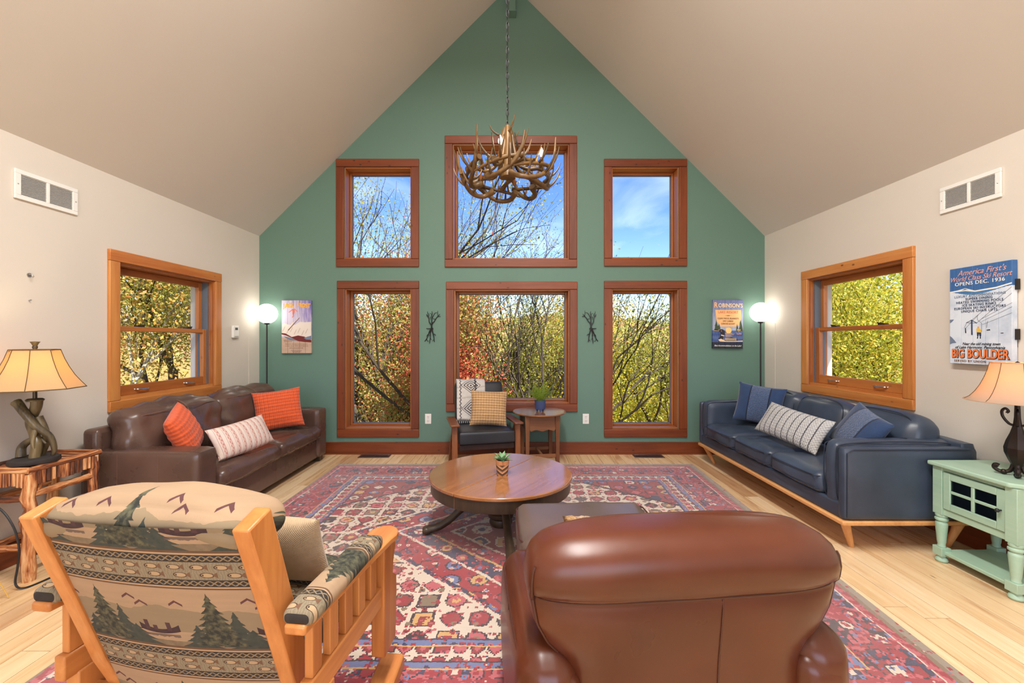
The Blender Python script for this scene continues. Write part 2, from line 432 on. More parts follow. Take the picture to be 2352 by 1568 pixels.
rng = random.Random(5); PW = 0.118; nrow = int(round(2 * HW / PW)); PW = 2 * HW / nrow
for i in range(nrow):
    y = 0.1 - rng.uniform(0, 1.2); x = -HW + (i + .5) * PW
    while y < YB - 0.02:
        L = rng.uniform(0.9, 1.75); y1 = min(y + L, YB)
        if YB - y1 < 0.25: y1 = YB
        o = bpy.data.objects.new('plank', me); COL.objects.link(o); o.parent = fl
        o.location = (x, (y + y1) / 2, rng.uniform(-0.0006, 0.0)); o.scale = (PW - 0.003, y1 - y - 0.003, 0.012)
        y = y1
# planks go on behind the camera as one piece
MB().box((-HW, YR, -0.012), (HW, -1.2, -0.001)).build('rear_planks', M_plank, fl)

# baseboards
bb = struct(MB().box((-HW, YB - 0.02, 0.012), (HW, YB, 0.135)).build('baseboard_back', M_pine['x'], bevel=0.004))
MB().box((-HW, YB - 0.03, 0.0), (HW, YB, 0.014)).build('shoe_moulding', M_pine['x'], bb)
struct(MB().box((-HW, YR, 0), (-HW + 0.018, YB - 0.02, 0.13)).build('baseboard_left', M_pine['y'], bevel=0.004))
struct(MB().box((HW - 0.018, YR, 0), (HW, YB - 0.02, 0.13)).build('baseboard_right', M_pine['y'], bevel=0.004))
# painted corner cable covers
struct(MB().box((-HW, 4.50, 0.135), (-HW + 0.003, 4.507, 1.34)).build('trim_2', M_beige))
struct(MB().box((HW - 0.003, 4.50, 0.135), (HW, 4.507, 1.46)).build('trim_3', M_beige))

# gable wall windows
for i, (a, b, c, d) in enumerate(WIN):
    x0, x1, z0, z1 = bx(a), bx(b), bz(d), bz(c)
    w = sempty('window_%d' % (i + 1), ((x0 + x1) / 2, YB, z0), 'fixed picture window in stained pine casing')
    W2 = (x1 - x0) / 2; H = z1 - z0; fy = -0.022
    MB().box((-W2, fy, H - CW), (W2, -0.0005, H)).build('casing', M_pine['x'], w, bevel=0.006)
    MB().box((-W2, fy, 0), (W2, -0.0005, CW)).build('casing', M_pine['x'], w, bevel=0.006)
    MB().box((-W2, fy + .001, CW + .001), (-W2 + CW, -0.0005, H - CW - .001)).build('casing', M_pine['z'], w, bevel=0.006)
    MB().box((W2 - CW, fy + .001, CW + .001), (W2, -0.0005, H - CW - .001)).build('casing', M_pine['z'], w, bevel=0.006)
    xi, za, zb = W2 - CW, CW, H - CW
    for lo, hi, ax in (((-xi, 0, za), (-xi + .012, .20, zb), 'z'), ((xi - .012, 0, za), (xi, .20, zb), 'z'),
                       ((-xi + .012, 0, zb - .014), (xi - .012, .20, zb), 'x'), ((-xi + .012, 0, za), (xi - .012, .20, za + .018), 'x')):
        MB().box(lo, hi).build('jamb', M_jamb[ax], w, bevel=0.003)
    xj, zc, zd = xi - .012, za + .018, zb - .014; q = .021
    for lo, hi, ax in (((-xj, .125, zc), (-xj + q, .195, zd), 'z'), ((xj - q, .125, zc), (xj, .195, zd), 'z'),
                       ((-xj + q, .125, zd - q), (xj - q, .195, zd), 'x'), ((-xj + q, .125, zc), (xj - q, .195, zc + q), 'x')):
        MB().box(lo, hi).build('sash', M_jamb[ax], w, bevel=0.006)
    for lo, hi in (((-xj + q, .155, zc + q), (-xj + q + .007, .172, zd - q)), ((xj - q - .007, .155, zc + q), (xj - q, .172, zd - q)),
                   ((-xj + q, .155, zc + q), (xj - q, .172, zc + q + .007)), ((-xj + q, .155, zd - q - .007), (xj - q, .172, zd - q))):
        MB().box(lo, hi).build('glazing_bead', M_alu, w)
    MB().box((-xj + q, .172, zc + q), (xj - q, .176, zd - q)).build('pane', M_glass, w)

# side windows, double hung.  local: u along the wall (world Y), depth outwards (d)
def double_hung(name, Yr, sgn, label):
    y0, y1, z0, z1 = Yr
    w = sempty(name, (sgn * HW, (y0 + y1) / 2, z0), label); Wd = (y1 - y0) / 2; H = z1 - z0; c = 0.08
    def bxs(u0, u1, d0, d1, a, b): 
        xs = sorted((sgn * d0, sgn * d1)); return MB().box((xs[0], u0, a), (xs[1], u1, b))
    P = M_pine_l
    bxs(-Wd, Wd, -.024, -.0005, H - c, H).build('casing', P['y'], w, bevel=.004)
    bxs(-Wd, Wd, -.024, -.0005, 0, c - .005).build('casing', P['y'], w, bevel=.004)
    bxs(-Wd, -Wd + c, -.022, -.0005, c - .004, H - c - .001).build('casing', P['z'], w, bevel=.004)
    bxs(Wd - c, Wd, -.022, -.0005, c - .004, H - c - .001).build('casing', P['z'], w, bevel=.004)
    ui, za, zb = Wd - c, c - .005, H - c
    bxs(-ui, -ui + .018, 0, .16, za, zb).build('jamb', M_sash['z'], w); bxs(ui - .018, ui, 0, .16, za, zb).build('jamb', M_sash['z'], w)
    bxs(-ui + .018, ui - .018, 0, .16, zb - .02, zb).build('jamb', M_sash['y'], w); bxs(-ui + .018, ui - .018, -.004, .16, za, za + .022).build('sill', P['y'], w)
    uj, zc, zd = ui - .018, za + .022, zb - .02; mid = (zc + zd) / 2 + .02
    bxs(-uj, -uj + .012, .035, .13, zc, zd).build('track', M_alu, w); bxs(uj - .012, uj, .035, .13, zc, zd).build('track', M_alu, w)
    for nm, d0, a, b, rb_, rt in (('lower_sash', .045, zc, mid + .018, .075, .036), ('upper_sash', .088, mid - .018, zd, .036, .05)):
        s = bpy.data.objects.new(nm, None); COL.objects.link(s); s.parent = w; d1 = d0 + .036; q = .042; uk = uj - .012
        bxs(-uk, -uk + q, d0, d1, a, b).build('stile', M_sash['z'], s, bevel=.004); bxs(uk - q, uk, d0, d1, a, b).build('stile', M_sash['z'], s, bevel=.004)
        bxs(-uk + q, uk - q, d0, d1, a, a + rb_).build('rail', M_sash['y'], s, bevel=.004); bxs(-uk + q, uk - q, d0, d1, b - rt, b).build('rail', M_sash['y'], s, bevel=.004)
        bxs(-uk + q, uk - q, d0 + .016, d0 + .02, a + rb_, b - rt).build('pane', M_glass, s)
        if nm == 'lower_sash':
            for u in (-.24, .24):
                x = lambda d: sgn * d
                MB().tube(bez([(x(d0 + .002), u - .055, a + .036), (x(d0 - .018), u - .045, a + .036), (x(d0 - .022), u, a + .034), (x(d0 - .018), u + .045, a + .036), (x(d0 + .002), u + .055, a + .036)], 4), [.009] + [.0065] * 15 + [.009], 8).build('handle', M_steel, s)
                hx = sorted((sgn * (d0 - .0), sgn * (d0 + .034)))
                MB().box((hx[0], u - .03, b), (hx[1], u + .03, b + .012)).tube([(x(d0 + .015), u, b + .01), (x(d0 + .0), u + .035, b + .016)], .005, 6).build('sash_lock', M_black, s)
    return w
double_hung('window_7', SL, -1, 'double-hung side window in honey pine casing above the brown sofa')
double_hung('window_8', SR, 1, 'double-hung side window in honey pine casing above the blue sofa')
w9 = sempty('window_9', (0, YR, 0.65), 'wide window added for fill light in the unseen rear wall')  # unseen window added to go with the rear fill light
for lo, hi, ax in (((-2.2, 0, -.1), (2.2, .02, 0), 'x'), ((-2.2, 0, 2.35), (2.2, .02, 2.45), 'x'), ((-2.2, 0, 0), (-2.1, .02, 2.35), 'z'), ((2.1, 0, 0), (2.2, .02, 2.35), 'z'), ((-.05, -.1, 0), (.05, 0, 2.35), 'z')):
    MB().box(lo, hi).build('casing', M_pine[ax], w9)
MB().box((-2.1, -.09, 0), (2.1, -.086, 2.35)).build('pane', M_glass, w9)

# pendant housing added for the ridge fill lamp, out of view
lp = thing('added_ridge_pendant', 'long white linear pendant added under the ridge for fill light, out of view', 'lamp', (0, 0.7, 4.38))
MB().box((-.19, -1.35, .0), (.19, 1.35, .06)).build('housing', M_white, lp, bevel=.006)
for y in (-1.2, 1.2): MB().tube([(0, y, .06), (0, y, RZ - 4.38)], .004, 6).build('suspension_wire', M_steel, lp)
# ---------------------------------------------------------------- outdoors
GZ = -3.2
g = NG('leaf_litter'); p = g.pos(); n = g.noise(p, 1.2, 8, 0.7); q = g.noise(p, 9, 4)
M_ground = g.bsdf(g.ramp(n * .6 + q * .4, [(.3, srgb(78, 70, 34)), (.5, srgb(146, 120, 54)), (.7, srgb(178, 132, 70))]), .9)
def terrain(name, x0, x1, y0, y1, nx, ny, fz, mat):
    xs, ys = np.linspace(x0, x1, nx), np.linspace(y0, y1, ny); X, Y = np.meshgrid(xs, ys); V = np.stack([X, Y, fz(X, Y)], -1).reshape(-1, 3)
    F = [(j * nx + i, j * nx + i + 1, (j + 1) * nx + i + 1, (j + 1) * nx + i) for j in range(ny - 1) for i in range(nx - 1)]
    return struct(MB().add(V, F).build(name, mat))
terrain('ground', -60, 60, YB + .25, 52, 60, 30, lambda X, Y: GZ - 0.02 * (Y - 5) + .25 * np.sin(X * .7) * np.cos(Y * .5) + 0.0035 * np.maximum(np.abs(X) - 12, 0) ** 2, M_ground)
g = NG('autumn_hillside'); p = g.pos(); c = g.vor(p, .42, out='Color'); d = g.vor(p, .42); hx = g.xyz(c)[0]; n = g.noise(p, 2.5, 5)
col = g.ramp(hx * .8 + n * .35, [(.15, srgb(92, 100, 52)), (.38, srgb(140, 138, 72)), (.56, srgb(176, 160, 96)), (.75, srgb(186, 136, 88)), (.95, srgb(164, 110, 84))])
M_hill = g.bsdf(col, .95, bump=n - d, bstr=1.0, bdist=.8)
def hz(X, Y):
    t = np.clip((Y - 80) / 60, 0, 1); b = np.sin(X * 1.9) * np.sin(Y * 1.7) * .6 + np.sin(X * 3.7 + Y) * .35
    return -6.5 + t * (12.5 + 3.5 * np.sin(X * .035 + 1.0)) + b * (t > 0) * 0.7
terrain('hill', -140, 140, 80, 150, 240, 60, hz, M_hill)
g = NG('lake_water'); M_lake = g.bsdf(srgb(150, 170, 185), .12, bump=g.noise(g.pos(), .8, 3), bstr=.1)
struct(MB().box((-60, 50, -5.4), (60, 84, -5.2)).build('lake', M_lake, smooth=False), 'pale lake glimpsed between the trees')

def leafmat(name, cols):
    g = NG(name); r = g.island(); n = g.noise(g.pos(), .9, 3); k = len(cols)
    c = g.ramp((r * .75 + n * .5 - .12).clamp(), [(i / (k - 1), srgb(*cc)) for i, cc in enumerate(cols)])
    return g.bsdf(c, .6, trans=(c, .45))
PAL = {'olive': leafmat('leaf_olive', [(86, 98, 30), (128, 136, 50), (160, 158, 66), (178, 160, 70)]),
       'rust': leafmat('leaf_rust', [(96, 108, 44), (134, 138, 60), (160, 154, 72), (176, 152, 78), (200, 108, 70), (206, 92, 66)]),
       'red': leafmat('leaf_red', [(164, 62, 48), (206, 86, 64), (214, 112, 82), (150, 130, 60)]),
       'yellow': leafmat('leaf_yellow', [(104, 122, 30), (140, 150, 40), (170, 168, 50), (200, 180, 58), (212, 164, 56)]),
       'gold': leafmat('leaf_gold', [(128, 128, 56), (166, 150, 70), (206, 164, 76), (196, 120, 74)])}
M_bark = wood('tree_bark', (84, 72, 56), (40, 32, 26), 'z', 1.2, .9)
M_bark_p = wood('pale_bark', (186, 178, 156), (128, 118, 96), 'z', 1.2, .9)

def tree(label, x, y, h, spread, pal, nleaf, seed, lsize=.085, fork=.35, bark=None, stems=1, base=None, name='tree', clump=.32, lean=0.0, low=.25):
    rg = np.random.RandomState(seed); z0 = GZ - .25 if base is None else base
    root = thing(name, label, 'tree' if name == 'tree' else 'shrub', (x, y, z0), 0, 'trees and shrubs outside')
    segs, tips = MB(), []
    def grow(p, d, L, r, lev):
        n = 4; pts = [p]; q = p; dd = d
        for i in range(n):
            dd = (dd + Vector(rg.normal(size=3)) * .10 + Vector((0, 0, .05))).normalized(); q = q + dd * L / n; pts.append(q)
        segs.tube(pts, np.linspace(r, r * .55, n + 1), 7 if lev == 0 else 5 if lev < 3 else 3, caps=False)
        if lev >= 2: tips.extend((pts[i], lev) for i in range(1, n + 1))
        if lev >= 4 or L < h * .05: return
        kids = 3 if lev < 3 else 2
        for k in range(kids + (rg.rand() < .5)):
            b = pts[rg.randint(2 if lev else 2, n + 1)]; ax = d.orthogonal().normalized(); ax.rotate(Matrix.Rotation(rg.uniform(0, 6.28), 3, d))
            nd = (dd * (1.0 if k else 1.6) + ax * rg.uniform(.5, 1.1) * spread).normalized()
            grow(b, nd, L * rg.uniform(.58, .78), r * rg.uniform(.42, .6), lev + 1)
    for s in range(stems):
        d0 = Vector((lean + rg.normal() * .06 * (1 + 2 * (stems > 1)), rg.normal() * .05 * (1 + 2 * (stems > 1)), 1)).normalized()
        grow(Vector((rg.normal() * .1 * (stems > 1), rg.normal() * .1 * (stems > 1), 0)), d0, h * fork, h * .016 / stems ** .4, 0)
    P = np.array([t[0][:] for t in tips]); P = P[P[:, 2] > h * low] if (P[:, 2] > h * low).any() else P
    k = h / max(P[:, 2].max(), .1)
    trunk = segs.pts() * 1.0
    c = P[rg.randint(0, len(P), nleaf)] + rg.normal(size=(nleaf, 3)) * clump * np.array([1, 1, .8])
    sc = np.array([1, 1, k]); c = c * sc
    n = rg.normal(size=(nleaf, 3)); n /= np.linalg.norm(n, axis=1)[:, None]; a = np.cross(n, rg.normal(size=(nleaf, 3))); a /= np.linalg.norm(a, axis=1)[:, None]; b = np.cross(n, a)
    s = lsize * rg.uniform(.6, 1.3, nleaf)[:, None]
    V = np.stack([c - a * s * .6, c - b * s * .33, c + a * s * .6, c + b * s * .33], 1).reshape(-1, 3)
    mb = MB(); mb.V = [trunk * sc]; mb.F = segs.F; mb.n = len(trunk)
    mb.build('trunk', bark or M_bark, root)
    me = bpy.data.meshes.new('foliage'); me.vertices.add(4 * nleaf); me.vertices.foreach_set('co', V.ravel())
    me.loops.add(4 * nleaf); me.loops.foreach_set('vertex_index', np.arange(4 * nleaf)); me.polygons.add(nleaf)
    me.polygons.foreach_set('loop_start', np.arange(nleaf) * 4); me.polygons.foreach_set('loop_total', np.full(nleaf, 4)); me.update(calc_edges=True)
    me.materials.append(PAL[pal]); o = link('foliage', me, root); o['kind'] = 'stuff'
    return root

tree('tall rust and green tree with dark trunk outside the window beside the brown sofa end', -3.1, 9.2, 6.5, .9, 'rust', 34000, 11, lsize=.052, clump=.36)
tree('slim olive tree behind the rust one, seen in the tall narrow window', -3.0, 12.5, 7.2, .8, 'rust', 30000, 23, lsize=.06, clump=.5)
tree('olive tree whose leafy top fills the upper window near the brown sofa', -3.75, 10.4, 11.6, .75, 'olive', 15000, 31, lsize=.05, clump=.22, low=.55, stems=3, fork=.45)
tree('slender sparse olive tree rising into the upper centre window below the chandelier', -1.0, 9.6, 10.2, .5, 'olive', 7500, 59, lsize=.045, stems=5, fork=.5, clump=.17, low=.5)
tree('red-leaved maple outside the big lower window behind the armchair', -1.15, 10.4, 5.2, .75, 'red', 16000, 41, lsize=.05, clump=.30)
tree('thin many-stemmed tree with sparse leaves outside the centre of the big window', .05, 9.4, 7.7, .55, 'olive', 8000, 53, lsize=.045, stems=4, fork=.42, clump=.15, low=.35)
tree('olive tree with open crown outside the big lower window above the fern', .9, 11.5, 6.0, 1.0, 'olive', 13000, 61, lsize=.05, clump=.36)
tree('golden tree beyond the olive one at the edge of the big window', 2.1, 15.5, 6.2, .9, 'gold', 8000, 67, clump=.5)
tree('yellow-green tree outside the tall window next to the lake resort sign', 2.75, 10.2, 5.5, .8, 'yellow', 21000, 71, lsize=.05, clump=.38)
tree('bent olive tree with curved trunk in the tall window next to the lake resort sign', 4.15, 11.4, 5.9, 1.0, 'olive', 7500, 83, lsize=.062, lean=-.12, clump=.34)
tree('gold and olive tree farther off behind the bent one', 4.6, 16, 5.4, .9, 'gold', 8000, 89, clump=.5)
tree('leafy olive tree with pale tangled branches outside the brown sofa window', -7.2, 8.4, 7.2, 1.1, 'olive', 38000, 97, lsize=.048, bark=M_bark_p, clump=.5, low=.1)
tree('rust and olive tree deeper behind the brown sofa window', -9.4, 11.2, 9.5, 1.0, 'gold', 28000, 101, lsize=.07, clump=.65, low=.1)
tree('olive tree closing the view at the back of the brown sofa window', -11.5, 15.5, 11.5, 1.0, 'olive', 22000, 103, lsize=.1, clump=.9, low=.05)
tree('bright yellow-green tree right outside the blue sofa window', 6.9, 8.2, 6.0, 1.1, 'yellow', 42000, 107, lsize=.045, clump=.5, low=.08)
tree('golden-leaved tree behind the yellow-green one in the blue sofa window', 9.2, 11.2, 7.4, 1.0, 'yellow', 24000, 109, lsize=.08, clump=.65, low=.05)
tree('olive and gold tree closing the view in the blue sofa window', 12, 15.8, 8.6, 1.0, 'yellow', 20000, 113, lsize=.1, clump=.9, low=.05)
SH = [(-7.2, 14.5, 5.0, 'olive'), (-4.9, 15.5, 5.0, 'gold'), (-2.6, 15.0, 4.6, 'yellow'), (-.6, 17.0, 4.0, 'olive'), (1.0, 15.2, 3.8, 'yellow'), (2.9, 18.5, 4.2, 'gold'), (4.1, 13.9, 4.0, 'yellow'), (6.2, 16.5, 4.4, 'olive')]
SHL = ['low olive shrub behind the first tall window', 'gold shrub low behind the rust tree', 'yellow shrub at the foot of the rust tree', 'olive shrub behind the armchair back', 'yellow shrub below the fern pot', 'gold shrub low at the edge of the big window',
       'yellow shrub at the foot of the bent olive tree', 'olive shrub low beyond the tall window by the lake resort sign']
for i, (x, y, h, pl) in enumerate(SH):
    tree(SHL[i], x, y, h, 1.3, pl, 6500, 200 + i, lsize=.1, stems=4, fork=.4, name='shrub', clump=.42, low=.02)

# ---------------------------------------------------------------- wall and floor fixtures
def vent(name, y0, y1, z0, z1, sgn, label):
    v = thing(name, label, 'vent', (sgn * HW, (y0 + y1) / 2, (z0 + z1) / 2)); w, h = (y1 - y0) / 2, (z1 - z0) / 2
    def b(u0, u1, d0, d1, a, c): xs = sorted((-sgn * d0, -sgn * d1)); return MB().box((xs[0], u0, a), (xs[1], u1, c))
    fw = .024
    fr = b(-w, w, .001, .012, h - fw, h); fr.V += b(-w, w, .001, .012, -h, -h + fw).V
    mb = MB()
    for u0, u1, a, c in ((-w, w, h - fw, h), (-w, w, -h, -h + fw), (-w, -w + fw + .006, -h + fw, h - fw), (w - fw - .006, w, -h + fw, h - fw), (-.008, .008, -h + fw, h - fw)):
        xs = sorted((-sgn * .001, -sgn * .012)); mb.box((xs[0], u0, a), (xs[1], u1, c))
    mb.build('frame', M_white, v, bevel=.002)
    b(-w + fw, w - fw, .0005, .0015, -h + fw, h - fw).build('duct', M_dark, v)
    n = 15; sl = None
    for side in (-1, 1):
        ua, ub = (-w + fw + .006, -.008) if side < 0 else (.008, w - fw - .006)
        for k in range(n):
            z = -h + fw + (k + .5) * (2 * h - 2 * fw) / n
            if side < 0 and k == 0: sl = {}
            if side not in sl:
                s_ = MB().bar((-sgn * .006, ua, 0), (-sgn * .006, ub, 0), .0012, .0075, up=(1, 0, .8 * sgn)).build('louver', M_white, v); sl[side] = s_.data; s_.location = (0, 0, z)
            else:
                s_ = bpy.data.objects.new('louver', sl[side]); COL.objects.link(s_); s_.parent = v; s_.location = (0, 0, z)
    for s in (-1, 1): MB().sphere((-sgn * .012, s * (w - .014), 0), .004, 8, 6).build('screw', M_steel, v)
vent('wall_vent', 2.375, 2.719, 2.083, 2.252, -1, 'white louvred vent high on the wall above the antler lamp')
vent('wall_vent', 2.415, 2.76, 2.102, 2.272, 1, 'white louvred vent high on the wall above the ski resort sign')

t = thing('thermostat', 'small white thermostat on the wall beside the window by the globe lamp', 'thermostat', (-HW, 4.262, 1.36))
MB().box((.0005, -.045, -.062), (.026, .045, .062)).build('housing', M_white, t, bevel=.006)
MB().box((.026, -.02, .018), (.0275, .02, .042)).build('display', plain('lcd_grey', (70, 78, 72), .3), t)
MB().box((.026, -.03, -.05), (.028, .03, -.044)).build('slider', M_steel, t)
t = thing('wall_hook', 'small metal hook screwed in the wall left of the window', 'hook', (-HW, 2.452, 1.655))
MB().lathe([(1e-4, -.002), (.012, -.002), (.012, .002), (1e-4, .002)], 14).build('plate', M_steel, t).rotation_euler = (0, math.pi / 2, 0)
t.children[0].location = (.003, 0, 0)
MB().tube(bez([(.004, 0, .004), (.02, 0, .0), (.022, 0, -.014), (.03, 0, -.006)], 5), .003, 6).build('prong', M_steel, t)
tag(MB().tube([(-HW + .0005, 2.452, 1.505), (-HW + .014, 2.452, 1.508)], [.003, .0035], 6).build('nail', M_steel), 'bare nail in the wall below the small hook', 'nail')

def outlet(px, label):
    t = thing('power_outlet', label, 'outlet', (bx(px), YB, bz(961.5)))
    MB().box((-.035, -.006, -.057), (.035, -.0005, .057)).build('cover_plate', M_white, t, bevel=.004)
    for s in (-1, 1):
        k = MB().rbox((0, -.0075, s * .024), (.034, .004, .03), .0019, 4).build('socket', M_white, t)
        MB().box((-.009, -.0102, s * .024 - .003), (-.006, -.0095, s * .024 + .009)).box((.006, -.0102, s * .024 - .003), (.009, -.0095, s * .024 + .009)).box((-.002, -.0102, s * .024 - .011), (.002, -.0095, s * .024 - .007)).build('slot', M_dark, k)
    MB().sphere((0, -.0065, 0), .003, 8, 6).build('screw', M_steel, t)
outlet(983.5, 'white duplex outlet on the green wall beside the black armchair')
outlet(1345.5, 'white duplex outlet on the green wall beside the round side table')

def register(px0, px1, label):
    x0, x1 = (px0 - CX) * 4.59 / FPX, (px1 - CX) * 4.59 / FPX
    t = thing('floor_register', label, 'vent', ((x0 + x1) / 2, 4.585, 0)); w = (x1 - x0) / 2; M = metal('register_steel', (150, 150, 158), .4)
    mb = MB(); d = .062
    for lo, hi in (((-w, -d, .0003), (w, -d + .016, .006)), ((-w, d - .016, .0003), (w, d, .006)), ((-w, -d + .016, .0003), (-w + .02, d - .016, .006)), ((w - .02, -d + .016, .0003), (w, d - .016, .006)), ((-.006, -d + .016, .0003), (.006, d - .016, .006))): mb.box(lo, hi)
    mb.build('frame', M, t, bevel=.001); MB().box((-w + .02, -d + .016, .0003), (w - .02, d - .016, .001)).build('duct', M_dark, t)
    n = 9; ms = None
    for s in (-1, 1):
        for k in range(n):
            x = s * (.012 + (k + .5) * (w - .034) / n)
            if ms is None: o = MB().box((-.003, -d + .016, .001), (.003, d - .016, .005)).build('louver', M, t); ms = o.data
            else: o = bpy.data.objects.new('louver', ms); COL.objects.link(o); o.parent = t
            o.location = (x, 0, 0)
register(826, 896, 'steel floor register by the baseboard near the brown sofa end')
register(1455, 1523, 'steel floor register by the baseboard near the blue sofa end')

def twig(cx, mirror, label):
    t = thing('twig_wall_ornament', label, 'wall decor', (cx, YB, bz(754))); k = PXM; mb = MB()
    S_ = lambda pts, r0, r1: mb.tube(bez([(mirror * (x - 422) / 13.06 * k, -.012 - .004 * math.sin(x * .02), -(y - 860) / 13.06 * k) for x, y in pts], 5), np.linspace(r0, r1, 5 * (len(pts) - 1) + 1), 6)
    S_([(422, 880), (418, 780), (395, 735), (350, 660), (335, 560), (300, 480), (265, 440)], .0075, .003)
    S_([(345, 620), (330, 540), (290, 500), (262, 480)], .004, .002); S_([(330, 500), (335, 440), (300, 400), (292, 350)], .004, .002)
    S_([(422, 880), (424, 780), (428, 620), (425, 480), (440, 420), (432, 350)], .0075, .003); S_([(428, 560), (470, 480), (520, 400), (600, 385)], .004, .002); S_([(440, 470), (400, 420), (365, 410)], .003, .002)
    S_([(425, 870), (435, 720), (500, 650), (545, 570), (610, 500), (690, 505)], .0075, .003); S_([(600, 510), (640, 460), (670, 430)], .004, .002); S_([(610, 500), (600, 420), (600, 330)], .004, .002)
    S_([(530, 600), (490, 570), (440, 560)], .003, .002); S_([(400, 520), (370, 530), (385, 600)], .003, .002)
    mb.build('upper_twigs', M_black, t); mb = MB()
    S_([(420, 860), (370, 930), (330, 1020), (270, 1170), (210, 1245)], .0075, .004); S_([(330, 1040), (290, 1055), (265, 1110)], .004, .002); S_([(270, 1175), (300, 1240), (350, 1235)], .004, .002)
    S_([(425, 860), (385, 980), (385, 1100), (370, 1200), (362, 1310)], .006, .004); S_([(385, 1130), (400, 1180), (425, 1200)], .003, .002); S_([(390, 1040), (360, 1060), (350, 1090)], .003, .002)
    S_([(425, 860), (450, 960), (480, 1080), (490, 1180), (505, 1265)], .0075, .004); S_([(475, 1030), (520, 1040), (540, 1080)], .004, .002); S_([(485, 1190), (460, 1220), (448, 1245)], .003, .002)
    mb.build('lower_twigs', M_black, t); mb = MB()
    S_([(262, 858), (330, 868), (470, 870)], .003, .006); S_([(395, 845), (450, 850)], .009, .009)
    mb.build('binding', M_black, t)
    MB().tube([(0, -.014, .0), (0, 0, 0)], .004, 6).build('mount_pin', M_black, t)
    return t
twig(bx(992), 1, 'black metal twig bundle ornament on the wall above the armchair side')
twig(bx(1357), -1, 'black metal twig bundle ornament on the wall above the round side table side')
# ---------------------------------------------------------------- wooden plank signs
INK = {k: plain('ink_' + k, v, .6) for k, v in dict(gold=(246, 178, 58), white=(240, 238, 232), cream=(244, 214, 176), navy=(44, 58, 92), dark=(38, 34, 38), brown=(120, 78, 44),
       maroon=(108, 26, 28), snow=(228, 216, 206), slate=(112, 126, 150), orange=(232, 128, 74), coral=(222, 112, 84), peach=(246, 190, 130), sun=(250, 208, 130), blue=(58, 84, 140), pine=(62, 76, 48), pink=(224, 168, 160), yellow=(232, 190, 70), skin=(220, 160, 120), stone=(196, 176, 160), grey=(150, 150, 156)).items()}
def sign(name, w, h, label, M, nplank, mat, thick=.028):
    t = thing(name, label, 'sign'); t.matrix_world = M; pw = w / nplank          # local: x right, y up, z out of the wall
    for i in range(nplank):
        x0 = -w / 2 + i * pw
        MB().box((x0 + .0007, -h / 2, .004), (x0 + pw - .0007, h / 2, thick)).build('plank', mat, t, bevel=.0018)
    for y in (-h * .28, h * .28): MB().box((-w / 2 + .01, y - .025, .0005), (w / 2 - .002, y + .025, .004)).build('batten', M_dark, t)
    return t
def flat(t, poly, mat, z, name='print', d=.0005):
    o = MB().prism(poly, z - d, z, 'z').build(name, mat, t, smooth=False)
    bm = bmesh.new(); bm.from_mesh(o.data); bmesh.ops.recalc_face_normals(bm, faces=bm.faces); bm.to_mesh(o.data); bm.free(); return o
def txt(t, s, size, x, y, ink, z=.0296, **k): return lettering(s, size, Matrix.Translation((x, y, z)), INK[ink], t, **k)
T = .028
# ski poster "JACK FROST"
w, h = .332, .59
g = NG('ski_sign_print'); x, y, z = g.xyz(g.coord('Object')); n = g.noise(g.scale(g.coord('Object'), (60, 6, 1)), 1.0, 4); n2 = g.noise(g.coord('Object'), 12, 4)
sky_ = g.ramp(n * .8 + x * 1.2 + y * .6 - .2, [(.25, srgb(196, 186, 206)), (.5, srgb(140, 126, 184)), (.75, srgb(70, 70, 140))])
low = g.mix(n2, srgb(206, 178, 158), srgb(170, 138, 118))
M_js = g.bsdf(g.mix(y < -.12, sky_, low), .6)
js = sign('ski_poster_sign', w, h, 'wooden plank ski poster reading Jack Frost on the green wall by the globe lamp', frame_from(((bx(650) + bx(718)) / 2, YB - .001, (bz(690) + bz(811)) / 2), (0, -1, 0)), 5, M_js)
def qq(L): # crop pixels (x 190..860, y 200..1385) -> local
    return [((u - 525) / 670 * w, (792 - v) / 1185 * h) for u, v in L]
flat(js, qq([(192, 960), (200, 740), (250, 705), (330, 740), (420, 750), (500, 745), (600, 680), (720, 690), (857, 680), (857, 1100), (192, 1000)]), INK['snow'], T + .0006)
for k in range(7):                                    # snow shading streaks
    u0, v0 = 260 + 85 * k, 790 + (k * 53) % 90; flat(js, qq([(u0, v0), (u0 + 16, v0 - 6), (u0 - 30, v0 + 95), (u0 - 52, v0 + 110)]), INK['stone'], T + .0009)
flat(js, qq([(192, 930), (280, 940), (420, 1020), (560, 985), (700, 1010), (860, 1090), (860, 1140), (700, 1130), (560, 1110), (430, 1045), (300, 990), (192, 960)]), INK['maroon'], T + .0012)
flat(js, qq([(230, 1000), (330, 1020), (460, 1060), (540, 1100), (400, 1095), (300, 1050)]), INK['slate'], T + .0013)
flat(js, qq([(690, 1040), (780, 1010), (857, 990), (857, 1080), (740, 1075)]), INK['slate'], T + .0013)
flat(js, qq([(330, 865), (345, 878), (600, 590), (590, 585)]), INK['brown'], T + .0015); flat(js, qq([(390, 760), (440, 690), (470, 690), (420, 760)]), INK['cream'], T + .0012)
for L_ in ([(434, 392), (482, 388), (490, 440), (470, 505), (438, 500)], [(436, 396), (446, 412), (356, 474), (346, 464)], [(480, 392), (490, 386), (545, 446), (536, 456)],
           [(440, 495), (468, 500), (462, 555), (438, 590), (426, 580), (446, 545)]): flat(js, qq(L_), INK['coral'], T + .0012)
flat(js, qq([(435, 345), (455, 320), (475, 345), (455, 375)]), INK['peach'], T + .0014)
zf = T + .0018
for i, ch in enumerate('JACK FROST'):
    if ch == ' ': continue
    u = (i - 4.5) / 4.5; txt(js, ch, .068, u * w * .425, h * .405 - .008 * u * u, 'gold', zf, bold=.04, sx=.74)
rr = random.Random(3)                                # the small print is too worn to read: short rubbed strokes
